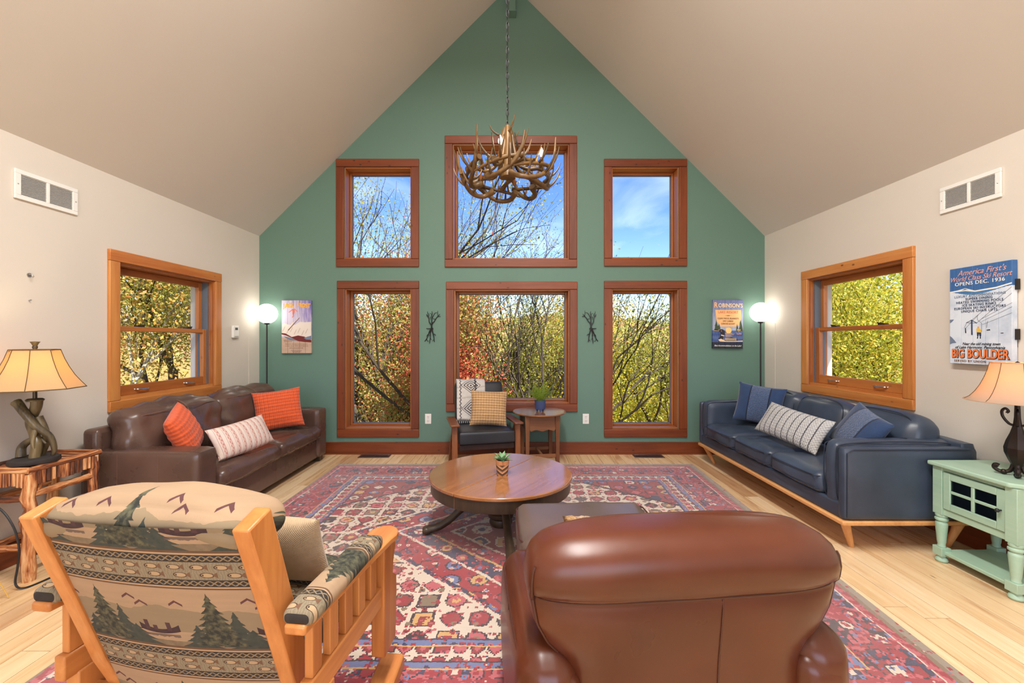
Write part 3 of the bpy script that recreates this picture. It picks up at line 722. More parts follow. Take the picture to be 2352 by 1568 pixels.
for yy, hw_, hh in ((-.150, .05, .009), (-.165, .045, .009), (-.192, .125, .009), (-.213, .125, .009), (-.236, .075, .010), (-.262, .06, .005), (-.273, .05, .005), (-.284, .04, .004)):
    x_ = -hw_ - (.09 if yy > -.17 else 0)
    while x_ < hw_ - (.09 if yy > -.17 else 0):
        l_ = rr.uniform(.004, .009); flat(js, [(x_, yy - hh / 2), (x_ + l_ * .5, yy - hh / 2), (x_ + l_ * .7, yy + hh / 2 * rr.uniform(.2, 1)), (x_, yy + hh / 2)], INK['brown' if yy > -.25 else 'dark'], T + .0012); x_ += l_ + rr.uniform(.001, .004)
# lake poster "ROBINSON'S"
w, h = .338, .54
g = NG('lake_sign_print'); x, y, z = g.xyz(g.coord('Object')); n = g.noise(g.scale(g.coord('Object'), (70, 8, 1)), 1.0, 4)
wat = g.mix(((y * 90 + n * 5).sin() * .5 + .5) * .7, srgb(54, 78, 136), srgb(92, 112, 158))
sky_ = g.mix((n * .8 + (y - .05) * 2.2).clamp(), srgb(176, 188, 206), srgb(92, 96, 150))
M_ls = g.bsdf(g.mix(y < -.2, g.mix(y < -.07, sky_, wat), srgb(34, 38, 54)), .6)
ls = sign('lake_resort_sign', w, h, "wooden plank lake resort sign with a loon reading Robinson's on the green wall", frame_from(((bx(1634) + bx(1704)) / 2, YB - .001, (bz(689) + bz(800)) / 2), (0, -1, 0), spin=-.012), 5, M_ls)
def q2(L): return [((u - 615) / 740 * w, (800 - v) / 1165 * h) for u, v in L]
flat(ls, q2([(300, 460), (930, 455), (940, 640), (900, 760), (880, 830), (800, 855), (440, 860), (400, 800), (340, 740), (320, 600)]), INK['peach'], T + .0006)
circ = lambda cx, cy, r, n=24: [(cx + r * math.cos(6.2832 * k / n), cy + r * math.sin(6.2832 * k / n)) for k in range(n)]
flat(ls, q2(circ(632, 950, 72)), INK['sun'], T + .0008)
for k, (a, b, yy) in enumerate(((560, 720, 1015), (540, 780, 1030), (560, 760, 1050), (545, 700, 1070), (560, 720, 1090))): flat(ls, q2([(a, yy - 4), (b, yy - 2), (b, yy + 4), (a, yy + 5)]), INK['pink' if k % 2 else 'sun'], T + .0009)
flat(ls, q2([(285, 940), (300, 860), (290, 850), (318, 760), (330, 690), (345, 780), (370, 850), (395, 800), (430, 890), (425, 930)]), INK['pine'], T + .0009)
flat(ls, q2([(815, 960), (820, 880), (835, 790), (860, 880), (880, 930), (905, 840), (900, 760), (925, 700), (950, 800), (975, 920), (975, 960)]), INK['pine'], T + .0009)
flat(ls, q2([(275, 930), (330, 925), (400, 945), (440, 920), (490, 925), (535, 960), (540, 1040), (510, 1090), (500, 1150), (560, 1160), (700, 1110), (800, 1140), (860, 1190), (760, 1210), (560, 1215), (430, 1200), (380, 1170), (430, 1080), (440, 1010), (400, 985), (280, 985)]), INK['dark'], T + .0010)
flat(ls, q2([(380, 1175), (450, 1150), (560, 1205), (760, 1205), (980, 1190), (980, 1215), (700, 1222), (500, 1222), (420, 1215)]), INK['cream'], T + .0012)
flat(ls, q2([(445, 1050), (530, 1070), (520, 1092), (450, 1075)]), INK['cream'], T + .0012); flat(ls, q2([(278, 955), (400, 960), (400, 968), (278, 965)]), INK['cream'], T + .0012); flat(ls, q2(circ(455, 965, 12, 12)), INK['coral'], T + .0013)
for k in range(9): flat(ls, q2([(560 + 30 * k, 1135), (572 + 30 * k, 1130), (580 + 30 * k, 1190), (566 + 30 * k, 1195)]), INK['cream'], T + .0012)
for k in range(2): flat(ls, q2([(500, 1160 + 16 * k), (560, 1150 + 18 * k), (560, 1156 + 18 * k), (500, 1166 + 16 * k)]), INK['cream'], T + .0012)
txt(ls, 'R', .082, -.139, h * .388, 'peach', zf, bold=.02, sx=.82); txt(ls, "OBINSON'S", .062, .025, h * .383, 'cream', zf, bold=.02, sx=.86)
txt(ls, 'LAKE RESORT', .040, 0, h * .245, 'coral', zf, sx=.92); txt(ls, '~ with ~', .02, 0, h * .178, 'brown', zf, shear=.3)
for s_, yy in (('CLEAN WOOL BLANKETS', .116), ('DRY CABINS', .062), ('CANOES $1/DAY', .008)): txt(ls, s_, .025, 0, h * yy, 'brown', zf, bold=.008, sx=.82)
txt(ls, 'Bait', .028, .12, -.062, 'sun', zf, shear=.2, sx=.9, bold=.01); txt(ls, '&', .018, .12, -.082, 'pink', zf); txt(ls, 'Tackle', .028, .12, -.105, 'pink', zf, shear=.2, sx=.85, bold=.01)
txt(ls, 'Best Accommodations on the Lake!', .024, 0, -h * .445, 'white', zf, shear=.3, sx=.86, bold=.008)
# ski resort sign "BIG BOULDER" on the right-hand wall
w, h = .334, .597
g = NG('resort_sign_print'); x, y, z = g.xyz(g.coord('Object')); n = g.noise(g.scale(g.coord('Object'), (90, 7, 1)), 1.0, 5); n2 = g.noise(g.coord('Object'), 10, 4)
blue = g.mix(n, srgb(38, 74, 132), srgb(70, 120, 176)); teal = g.mix(((.16 - y) * 9).clamp(), blue, srgb(108, 170, 196))
snow = g.mix(((n2 - .45) * 3).clamp(), srgb(214, 222, 232), srgb(172, 188, 208))
ridge = .128 + ((x - .06) * 18).sin() * .010 + (x * x) * .5 + n * .01
M_bs = g.bsdf(g.mix(y < ridge, teal, snow), .6)
bs = sign('ski_resort_sign', w, h, 'wooden plank ski resort sign reading Big Boulder on the wall above the iron lamp', frame_from((HW - .001, 2.506, 1.425), (-1, 0, 0)), 5, M_bs, thick=.035)
T3 = .035; zf = T3 + .0016
def q3(L): return [((u - 533) / 840 * w, (770 - (v + (u - 533) * .075)) / 1330 * h) for u, v in L]
def line(L, r=.0011, ink='dark'): MB().tube([(a, b, T3 + .0004) for a, b in q3(L)], r, 4).build('print_line', INK[ink], bs)
flat(bs, q3([(115, 455), (230, 438), (345, 410), (430, 432), (480, 445), (620, 425), (760, 405), (950, 355), (950, 372), (760, 425), (480, 462), (345, 448), (115, 468)]), INK['white'], T3 + .0007)
flat(bs, q3([(290, 440), (345, 414), (400, 440), (360, 430), (330, 436)]), INK['slate'], T3 + .001)
flat(bs, q3([(428, 840), (446, 840), (450, 1045), (430, 1045)]), INK['navy'], T3 + .0012)
line([(360, 885), (437, 845), (510, 882)], .0018, 'navy'); line([(365, 882), (505, 880)], .0014, 'navy')
for a, b in (((330, 960), (365, 885)), ((437, 845), (950, 410)), ((505, 880), (950, 490)), ((560, 830), (955, 610)), ((570, 860), (955, 660)), ((580, 900), (955, 735)), ((345, 965), (530, 770)), ((515, 790), (515, 840)), ((515, 840), (570, 880)), ((570, 880), (570, 1000)), ((650, 850), (635, 940))): line([a, b], .0007)
flat(bs, q3([(635, 965), (680, 955), (685, 970), (640, 976)]), INK['dark'], T3 + .001); flat(bs, q3([(815, 995), (850, 990), (850, 1000), (818, 1003)]), INK['dark'], T3 + .001)
flat(bs, q3([(342, 955), (354, 955), (360, 1025), (344, 1025)]), INK['dark'], T3 + .001)
flat(bs, q3([(500, 960), (520, 945), (545, 950), (568, 975), (560, 1010), (505, 1005)]), INK['yellow'], T3 + .001); flat(bs, q3(circ(528, 938, 13, 12)), INK['skin'], T3 + .0012)
flat(bs, q3([(508, 1005), (566, 1005), (566, 1055), (545, 1055), (538, 1020), (530, 1055), (510, 1055)]), INK['navy'], T3 + .0012)
flat(bs, q3([(516, 1055), (526, 1055), (522, 1090), (508, 1090)]), INK['dark'], T3 + .001); flat(bs, q3([(550, 1055), (560, 1055), (562, 1085), (548, 1088)]), INK['dark'], T3 + .001)
flat(bs, q3([(118, 1080), (150, 1100), (190, 1140), (215, 1170), (160, 1180), (118, 1200)]), INK['slate'], T3 + .0008); flat(bs, q3([(118, 850), (180, 845), (150, 880), (118, 900)]), INK['slate'], T3 + .0008)
txt(bs, "America First's", .047, .01, .262, 'pink', zf, shear=.35, sx=.9); txt(bs, 'World Class Ski Resort', .041, .0, .226, 'pink', zf, shear=.35, sx=.84)
txt(bs, 'OPENS DEC. 1936', .031, 0, .196, 'white', zf, bold=.006, sx=1.02, space=1.1)
for i, s_ in enumerate(('LUXURY ACCOMMODATIONS', 'SUPERB DINING', 'HEATED SWIMMING POOLS', 'ICE SKATING RINKS', 'EUROPEAN SKI INSTRUCTORS', 'UNIQUE CHAIR LIFTS')): txt(bs, s_, .0205, 0, .118 - i * .0186, 'slate' if i == 0 else 'navy', zf, sx=.9, space=1.12)
txt(bs, 'Near the old mining town', .024, .01, -.175, 'dark', zf, shear=.4, sx=.8); txt(bs, 'of Lake Harmony, Pennsylvania', .025, 0, -.196, 'dark', zf, shear=.4, sx=.85)
txt(bs, 'BIG BOULDER', .074, .002, -.2385, 'dark', zf, bold=.05, sx=.66); txt(bs, 'BIG BOULDER', .074, 0, -.237, 'orange', zf + .0012, bold=.024, sx=.66)
txt(bs, 'SERVED BY UNION', .019, -.138, -.281, 'brown', zf, bold=.005, sx=.95, space=1.2, align='LEFT')
for y in (-.12, .16): MB().box((w / 2, y - .03, .004), (w / 2 + .012, y + .03, .02)).build('hanger', M_dark, bs)
# ---------------------------------------------------------------- cushions
def pillow(name, label, w, h, t, mat, loc, normal, up=(0, 0, 1), spin=0.0, n=40, disp=None, pinch=.07, sag=0.0, cat='pillow'):
    u = np.linspace(-1, 1, n + 1); U, V = np.meshgrid(u, u); idx = lambda i, j: j * (n + 1) + i
    def side(sg):
        T = t / 2 * np.clip((1 - np.abs(U) ** 2.6) * (1 - np.abs(V) ** 2.6), 0, 1) ** .55
        X = w / 2 * U * (1 - pinch * (1 - V ** 2)); Y = h / 2 * V * (1 - pinch * (1 - U ** 2)) - sag * (1 - V) * (1 - U ** 2)
        if disp is not None: T = T + disp(X, Y) * np.clip(T / (t * .2), 0, 1)
        return np.stack([X, Y, sg * T], -1).reshape(-1, 3)
    A, B = side(1), side(-1); F = []; bm_ = {}
    for j in range(n + 1):
        for i in range(n + 1):
            bm_[(i, j)] = idx(i, j) if i in (0, n) or j in (0, n) else (n + 1) ** 2 + idx(i, j)
    for j in range(n):
        for i in range(n):
            F.append((idx(i, j), idx(i + 1, j), idx(i + 1, j + 1), idx(i, j + 1)))
            F.append((bm_[(i, j + 1)], bm_[(i + 1, j + 1)], bm_[(i + 1, j)], bm_[(i, j)]))
    Vv = np.concatenate([A, B]); used = sorted({k for f in F for k in f}); mp = {k: i for i, k in enumerate(used)}
    mb = MB().add(Vv[used], [tuple(mp[k] for k in f) for f in F])
    o = mb.build(name, mat, uv=lambda P: P[:, :2], angle=80); o.matrix_world = frame_from(loc, normal, up, spin)
    return tag(o, label, cat)

def knit_mat(name, c1, c2, fx, fy, br=.6):
    g = NG(name); x, y, z = g.xyz(g.coord('UV')); a = ((x * fx * 6.283).sin() * .5 + .5); b = ((y * fy * 6.283).sin() * .5 + .5)
    n = g.noise(g.coord('Object'), 90, 3); k = (a * .22 + b * .62 + n * .35 - .08).clamp()
    return g.bsdf(g.mix(k, srgb(*c2), srgb(*c1)), .9, bump=a + b * .8 + n, bstr=br, bdist=.004, sheen=.2)
M_orange = knit_mat('orange_knit', (230, 100, 50), (184, 66, 28), 62, 34)
M_tanknit = knit_mat('tan_basketweave', (214, 176, 126), (140, 98, 58), 38, 40)
g = NG('striped_blush_cotton'); x, y, z = g.xyz(g.coord('UV')); n = g.noise(g.coord('Object'), 60, 3)
s1 = ((x * 40).frac() < .12); s2 = ((x * 20 + .3).frac() < .36); s3 = (((y * 190).sin() * (x * 300).sin()) > .15)
c = g.mix(s2 * .8, srgb(216, 196, 184), srgb(200, 156, 142)); c = g.mix(s3 * s2 * .8, c, srgb(176, 84, 70)); c = g.mix(s1 * .8, c, srgb(150, 120, 116))
M_blush = g.bsdf(g.mix(n * .3, c, srgb(236, 224, 214)), .9, bump=n + s1 * .6, bstr=.3, bdist=.002)
g = NG('navy_cushion'); x, y, z = g.xyz(g.coord('UV')); band = (x.abs() < .075); n = g.noise(g.coord('Object'), 110, 3); n2 = g.noise(g.coord('Object'), 20, 3)
c = g.mix(n2, srgb(40, 66, 104), srgb(26, 46, 80)); c = g.mix(band, c, g.mix(n, srgb(24, 42, 76), srgb(92, 118, 160)))
edge = ((x.abs() - .082).abs() < .005); M_navy = g.bsdf(g.mix(edge, c, srgb(16, 26, 48)), .9, bump=n * (band * 3 + .3), bstr=.8, bdist=.01, sheen=.3)
g = NG('grey_striped_knit'); x, y, z = g.xyz(g.coord('UV')); n = g.noise(g.coord('Object'), 120, 3); ln = ((x * 16).frac() < .13); br_ = (y * 300).sin() * (x * 300).sin()
M_grey = g.bsdf(g.mix(ln * .9, g.mix((n + br_ * .3).clamp(), srgb(150, 150, 152), srgb(206, 204, 200)), srgb(52, 54, 62)), .95, bump=br_ + n * 2, bstr=.6, bdist=.003)
M_linen = fabric('beige_linen', (196, 172, 140), (164, 138, 106), freq=160)
g = NG('tan_fleece'); o_ = g.coord('Object'); n = g.noise(o_, 70, 5, .7); v = g.vor(o_, 90)
M_fleece = g.bsdf(g.ramp(n + v * .3, [(.3, srgb(112, 70, 32)), (.7, srgb(196, 146, 86))]), 1.0, bump=n - v, bstr=1.0, bdist=.02, sheen=.4)

# ---------------------------------------------------------------- brown leather sofa
M_brown = leather('dark_brown_leather', (66, 47, 40), (102, 77, 66), .28, wr=.5)
M_stitch = plain('pale_stitching', (120, 88, 66), .6)
M_footw = plain('dark_wood_foot', (74, 62, 46), .5)
so = thing('leather_sofa', 'long dark brown leather sofa under the side window with loose back cushions', 'sofa', (-2.39, 3.578, 0))
B = lambda lo, hi, nm, bev=.03, mat=None: MB().box(lo, hi).build(nm, mat or M_brown, so, bevel=bev, seg=3)
B((-.34, -.75, .055), (.37, .75, .262), 'base', .012)
MB().box((.3702, -.0015, .06), (.3712, .0015, .262)).build('seam', M_stitch, so)
for s in (-1, 1):
    y0, y1 = sorted((s * .74, s * .922))
    a = MB().rbox(((-.365 + .398) / 2, (y0 + y1) / 2, (.055 + .56) / 2), (.763, .182, .505), .03, 14, puff=(0, 0, .004)).build('arm', M_brown, so)
    for xx in (-.12, .14):
        MB().box((xx - .001, s * .9225, .06), (xx + .001, s * .9235, .545)).build('seam', M_stitch, a)
    MB().tube([(.372, y0 + .02, .07), (.372, y0 + .02, .545)], .0022, 6).build('seam', M_stitch, a)
    for x in (-.30, .33): MB().box((x - .035, s * .86 - .035, 0), (x + .035, s * .86 + .035, .056)).build('foot', M_footw, so, bevel=.004)
B((-.375, -.90, .055), (-.27, .90, .70), 'back_panel', .03)
for k, y in enumerate((-.37, .37)):
    c = MB().rbox((.15, y, .325), (.56, .738, .135), .052, 20, puff=(.012, 0, .026), wr=.005, wf=30, seed=k).build('seat_cushion', M_brown, so)
    MB().tube(bez([(.425, y - .34, .285), (.432, y, .283), (.425, y + .34, .285)], 8), .0028, 6).build('seam', M_stitch, c)
    Mt = Matrix.Rotation(math.radians(-13), 4, 'Y'); yb = y * 1.15
    c = MB().rbox((0, 0, 0), (.21, .845, .43), .09, 24, puff=(.045, .01, .03), wr=.010, wf=17, seed=5 + k, M=Mt).build('back_cushion', M_brown, so); c.location = (-.165, yb, .60)
    def rim(pts): return [(Mt @ Vector(p))[:] for p in pts]
    MB().tube(bez(rim([(.108, -.36, .145), (.143, -.18, .150), (.150, 0, .152), (.143, .18, .150), (.108, .36, .145)]), 8), .0024, 6).build('seam', M_stitch, c)
    MB().tube(bez(rim([(.113, 0, -.16), (.153, 0, 0), (.148, 0, .12), (.11, 0, .19), (.0, 0, .245)]), 8), .0024, 6).build('seam', M_stitch, c)
kd = lambda fx, fy, a: (lambda X, Y: a * (np.abs(np.sin(X * fx * 3.1416)) * .6 + np.abs(np.sin(Y * fy * 3.1416)) * .8))
pillow('knit_pillow', 'square orange chunky-knit pillow against the far arm of the brown sofa', .41, .38, .15, M_orange, (-2.231, 3.994, .614), (.50, -.84, .26), spin=.10, n=70, disp=kd(34, 17, .006))
pillow('knit_pillow', 'orange chunky-knit pillow peeking over the near arm of the brown sofa', .32, .34, .14, M_orange, (-2.314, 2.953, .629), (.88, .30, .34), spin=.35, n=70, disp=kd(34, 17, .006))
pillow('lumbar_pillow', 'blush striped lumbar pillow on the brown sofa between the two orange ones', .52, .24, .13, M_blush, (-2.08, 3.22, .538), (.86, -.20, .46), spin=.06, sag=.01)

# ---------------------------------------------------------------- blue leather sofa
M_blue = leather('navy_leather', (34, 42, 54), (70, 82, 100), .38, wr=.22)
M_oak = {a: wood('warm_oak_' + a, (216, 158, 98), (178, 112, 58), a, 1.2, .38) for a in 'xyz'}
M_pipe = plain('navy_piping', (36, 44, 60), .5)
sb = thing('leather_sofa', 'navy blue leather three-seat sofa on splayed oak legs under the side window', 'sofa', (2.385, 3.45, 0))
XF, XB, YH = -.415, .39, .97
mb = MB().box((XF - .006, -YH, .168), (XB, YH, .196)); mb.build('plinth', M_oak['y'], sb, bevel=.008)
for sx, sy in ((-1, -1), (-1, 1), (1, -1), (1, 1)):
    x0 = XF + .05 if sx < 0 else XB - .06; y0 = sy * (YH - .055)
    MB().tube([(x0, y0, .168), (x0 + (.075 if sx < 0 else -.03), sy * (YH - .10), .0)], [.026, .015], 14).build('leg', M_oak['z'], sb)
MB().box((XF + .01, -YH + .02, .197), (XB - .01, YH - .02, .292)).build('base', M_blue, sb, bevel=.012)
MB().rbox((XB - .05, 0, .43), (.10, 2 * YH - .02, .465), .03, 12).build('back_panel', M_blue, sb)
for s in (-1, 1):
    a = MB().rbox((-.012, s * (YH - .032), .415), (.80, .062, .435), .026, 16, puff=(0, .006, 0)).build('arm', M_blue, sb)
    MB().tube([(XF + .02, s * (YH - .0005), .22), (XF + .02, s * (YH - .0005), .60), (XF + .06, s * (YH - .0005), .622), (XB - .05, s * (YH - .0005), .622)], .003, 6).build('piping', M_pipe, a)
    c = MB().rbox((-.035, s * (YH - .125), .45), (.735, .115, .40), .045, 18, puff=(.012, .012, .010), wr=.004, wf=22, seed=3 + s).build('arm_cushion', M_blue, sb)
    for e in (-1, 1):
        yy = s * (YH - .125) + e * .049
        MB().tube(bez([(-.372, yy, .285), (-.400, yy, .34), (-.402, yy, .58), (-.37, yy, .633), (-.2, yy, .648), (.0, yy, .651), (.25, yy, .645), (.32, yy, .63)], 5), .0032, 6).build('piping', M_pipe, c)
yl = -(YH - .185); L = 2 * (YH - .185) / 3
for k in range(3):
    y = yl + L * (k + .5)
    c = MB().rbox((-.095, y, .360), (.66, L - .008, .142), .042, 20, puff=(.014, 0, .022), wr=.004, wf=20, seed=k).build('seat_cushion', M_blue, sb)
    for zz in (.402, .320): MB().tube(bez([(.1, y - L / 2 + .012, zz), (-.40, y - L / 2 + .016, zz), (-.434, y - L / 2 + .06, zz), (-.441, y, zz), (-.434, y + L / 2 - .06, zz), (-.40, y + L / 2 - .016, zz), (.1, y + L / 2 - .012, zz)], 6), .0032, 6).build('piping', M_pipe, c)
    Mt = Matrix.Rotation(math.radians(14), 4, 'Y'); yb = y * 1.06
    c = MB().rbox((0, 0, 0), (.20, L * 1.04, .37), .07, 20, puff=(.035, .008, .022), wr=.007, wf=16, seed=9 + k, M=Mt).build('back_cushion', M_blue, sb); c.location = (.215, yb, .595)
    w2 = L * .52 - .01
    MB().tube(bez([(Mt @ Vector(p))[:] for p in [(-.085, -w2 + .03, -.12), (-.088, -w2 + .012, 0), (-.085, -w2 + .03, .13), (-.085, -w2 + .10, .176), (-.085, 0, .186), (-.085, w2 - .10, .176), (-.085, w2 - .03, .13), (-.088, w2 - .012, 0), (-.085, w2 - .03, -.12)]], 5), .0035, 6).build('piping', M_pipe, c)
pillow('square_pillow', 'square navy pillow with tufted stripe at the far end of the blue sofa', .40, .37, .13, M_navy, (2.336, 3.951, .668), (-.62, -.74, .25), spin=-.12)
pillow('square_pillow', 'navy pillow with tufted stripe tucked behind the near arm of the blue sofa', .38, .33, .13, M_navy, (2.384, 2.87, .645), (-.86, .05, .46), spin=-.3)
pillow('lumbar_pillow', 'long grey striped knit lumbar pillow in the middle of the blue sofa', .64, .28, .13, M_grey, (2.20, 3.29, .598), (-.84, -.14, .52), spin=-.10, disp=kd(20, 45, .003), n=60)
# ---------------------------------------------------------------- rug
g = NG('persian_rug'); U, V, W = g.xyz(g.coord('UV'))
K = .0075; wob = g.noise(g.vec(U, V, 0.0), 3.0, 2) * .03 + g.noise(g.vec(U, V, 0.0), 60, 2) * .012
uq = (((U + wob) / K).floor() + .5) * K; vq = (((V + wob) / K).floor() + .5) * K
au, av = uq.abs(), vq.abs()
HX, HY = 1.77, 1.475
d = (HX - au).min(HY - av)
red, brick, navy, ivory, rose, gold, blue, dark, olive = [srgb(*c) for c in ((156, 24, 38), (142, 44, 40), (44, 46, 78), (214, 198, 178), (188, 88, 94), (204, 160, 96), (104, 116, 158), (52, 34, 40), (128, 110, 84))]
def motif(s, ph, cols, r=.46):
    x = (uq / s + ph); y = (vq / s + ph * .7); cx, cy = x.floor(), y.floor(); fx, fy = (x.frac() - .5), (y.frac() - .5)
    h = g.white(g.vec(cx, cy, ph)); h2 = g.white(g.vec(cx, cy, ph + 3.3)); l1 = fx.abs() + fy.abs(); li = fx.abs().max(fy.abs())
    dd = l1 * (1 - h2) + li * h2 * 1.2
    col = g.ramp(h, [(i / len(cols), c) for i, c in enumerate(cols)], 'CONSTANT')
    c2 = g.ramp((h * 7.7).frac(), [(i / len(cols), c) for i, c in enumerate(cols[::-1])], 'CONSTANT')
    return dd, col, c2, h
def over(base, s, ph, cols, r=.40, out=None, prob=1.0):
    dd, c1, c2, h = motif(s, ph, cols); on = (h < prob); o = base
    if out is not None: o = g.mix((dd < r + .09) * on, o, out)
    o = g.mix((dd < r) * on, o, c1); return g.mix((dd < r * .45) * on, o, c2)
pal1 = [red, navy, rose, ivory, gold, blue, brick]; pal2 = [brick, rose, dark, olive, red, gold]
m1 = au / 1.02 + av / .86; m2 = au / 1.42 + av / 1.10
fieldc = over(over(g.mix(0.0, red, red), .15, .37, pal1, .34, dark, .8), .052, .11, [navy, rose, ivory, red, blue, gold], .30, None, .55)
ivf = over(over(g.mix(0.0, ivory, ivory), .13, .21, pal2, .38, dark, .97), .05, .63, [brick, olive, rose, dark, ivory], .34, None, .6)
navf = over(over(g.mix(0.0, navy, navy), .11, .77, [red, rose, gold, ivory, blue], .36, dark, .9), .045, .4, [red, rose, blue], .3, None, .5)
inner = over(g.mix(0.0, brick, brick), .17, .5, [navy, ivory, gold, red], .38, ivory, .85)
fld = g.mix(m1 < 1.0, ivf, fieldc); fld = g.mix((m1 > .94) * (m1 < 1.0), fld, navf); fld = g.mix((m1 - 1.0).abs() < .018, fld, ivory)
fld = g.mix((m1 - .62).abs() < .09, fld, navf); fld = g.mix((m1 - .53).abs() < .012, fld, gold); fld = g.mix((m1 - .71).abs() < .014, fld, ivory)
fld = g.mix(m1 < .36, fld, inner); fld = g.mix((m1 - .36).abs() < .014, fld, ivory)
fld = g.mix((m2 > 1.28) * (m2 < 1.31), fld, dark); fld = g.mix(m2 > 1.31, fld, over(g.mix(0.0, brick, brick), .12, .9, pal1, .37, dark, .9))
spear = ((au * 5.2).frac() - .5).abs(); 
bor = over(over(over(g.mix(0.0, red, red), .20, .13, [navy, brick, navy, dark], .40, rose, 1.0), .085, .3, [rose, red, ivory, red, navy, brick], .36, dark, .75), .036, .7, [red, rose, blue, navy, dark], .36, None, .6)
grd = over(g.mix(0.0, ivory, ivory), .075, .55, [red, brick, rose, red], .42, dark, 1.0)
thin = over(g.mix(0.0, blue, blue), .04, .2, [red, rose, navy, gold], .36, None, .8)
zig = (((uq + vq) * 14).frac() - .5).abs() + d * 9
c = g.mix(d < .485, fld, g.mix(0.0, navy, navy)); c = g.mix(d < .475, c, thin); c = g.mix(d < .445, c, gold); c = g.mix(d < .437, c, grd); c = g.mix(d < .365, c, dark); c = g.mix(d < .357, c, thin); c = g.mix(d < .325, c, gold); c = g.mix(d < .318, c, bor)
c = g.mix(d < .085, c, ivory); c = g.mix(d < .076, c, g.mix(zig > .75, red, rose)); c = g.mix(d < .04, c, olive); c = g.mix(d < .014, c, srgb(150, 136, 116))
c = over(c, .021, .17, [red, rose, navy, blue, ivory, brick], .40, None, .22)
fade = g.noise(g.vec(U, V, 2.0), 1.6, 4); c = g.mix(((fade - .42) * 2.2).clamp() * .24, c, srgb(206, 186, 178))
pile = g.noise(g.vec(U, V, 0.0), 420, 2); c = g.mix(pile * .2, c, srgb(96, 56, 60))
M_rug = g.bsdf(c, .95, bump=pile, bstr=.5, bdist=.004, sheen=.5)
nx, ny = 60, 50; us, vs = np.linspace(-1, 1, nx), np.linspace(0, 1, ny); P, Q = [], []
for v in vs:
    xl, xr = -1.795 + (.028) * v, 1.69 + .148 * v
    for u in us: P.append((xl + (xr - xl) * (u + 1) / 2, 1.30 + 2.965 * v, .011 + .0012 * math.sin(u * 17) * math.sin(v * 13))); Q.append((u * 1.77, (v - .5) * 2.95))
F = [(j * nx + i, j * nx + i + 1, (j + 1) * nx + i + 1, (j + 1) * nx + i) for j in range(ny - 1) for i in range(nx - 1)]
ring = [i for i in range(nx)] + [j * nx + nx - 1 for j in range(1, ny)] + [(ny - 1) * nx + i for i in range(nx - 2, -1, -1)] + [j * nx for j in range(ny - 2, 0, -1)]
b0 = len(P); P += [(P[k][0], P[k][1], .0015) for k in ring]; Q += [Q[k] for k in ring]; m_ = len(ring)
F += [(ring[k], b0 + k, b0 + (k + 1) % m_, ring[(k + 1) % m_]) for k in range(m_)]
rug = MB().add(P, F).build('area_rug', M_rug, uv=Q); tag(rug, 'large faded red and ivory oriental medallion rug on the plank floor', 'rug')
RUGZ = .0125

# ---------------------------------------------------------------- tapestry print (woven cabin scene)
g = NG('cabin_tapestry'); U, Vv, W = g.xyz(g.coord('UV')); PER = .305
row = (Vv / PER).floor(); s = (Vv / PER).frac() * PER; off = ((row * .5).frac() * PER); x = (((U + off) / PER + 10.0).frac() - .5) * PER
nz = g.noise(g.vec(U * 1.0, Vv, 0.0), 60, 4); nh = g.noise(g.vec(U * 6, Vv * 60, 0.0), 1.0, 3); nw = g.noise(g.vec(U, Vv, 1.0), 9, 3)
tan, sage, green, plum, brn, char = [srgb(*k) for k in ((178, 148, 116), (108, 102, 78), (26, 36, 34), (46, 22, 36), (96, 68, 46), (30, 27, 29))]
cc = g.mix(nh, tan, srgb(156, 130, 104))
hill = (s > .035 + nw * .06) * (s < .14); cc = g.mix(hill * .55, cc, sage)
water = (s > .15); cc = g.mix(water * ((nh - .5) * 5).clamp() * .6, cc, srgb(150, 136, 112))
shore = (s > .172 + nw * .012 - .006); cc = g.mix(shore * .85, cc, g.mix(nz, srgb(70, 64, 54), srgb(134, 116, 88)))
def pine(c, x0, top, H, wd, colr, jag=6.0):
    h = (s - top) / H; xx = (x - x0).abs(); wdt = h * wd * (.62 + (h * jag).frac() * .5) + (nz - .5) * .012
    return g.mix((xx < wdt) * (h > 0.0) * (h < 1.0), c, colr)
tc = g.mix(((nz - .42) * 4).clamp(), green, srgb(92, 92, 68)); dkg = g.mix(nz, srgb(30, 42, 44), srgb(58, 70, 62))
cc = pine(cc, .052, .065, .12, .045, dkg, 5.0); cc = pine(cc, -.05, .115, .075, .05, dkg, 4.0); cc = pine(cc, .085, .125, .065, .06, dkg, 4.0); cc = pine(cc, .0, .012, .17, .068, tc, 8.0)
bxx = ((((U + off) / PER + 10.5).frac()) - .5) * PER; bd = (bxx * bxx) * 6.0
# canoe centred between the pines
cu = bxx; hull = (s > .136 - bd * 1.0) * (s < .150 - bd * .55) * (cu.abs() < .055); cc = g.mix(hull, cc, plum)
refl = (s > .152) * (s < .160 + (nz - .5) * .02) * (cu.abs() < .05); cc = g.mix(refl * .8, cc, srgb(76, 60, 62))
for px_, pw, tp in ((-.034, .006, .108), (-.012, .006, .124), (.026, .0065, .112)):
    fig = ((cu - px_).abs() < pw) * (s > tp) * (s < .140); cc = g.mix(fig, cc, srgb(66, 36, 44))
for bx_, by_ in ((.095, .028), (-.085, .040), (.125, .046)):
    wing = ((x - bx_).abs() * .7 - (s - by_)).abs() < .0035; cc = g.mix(wing * ((x - bx_).abs() < .018), cc, srgb(84, 44, 50))
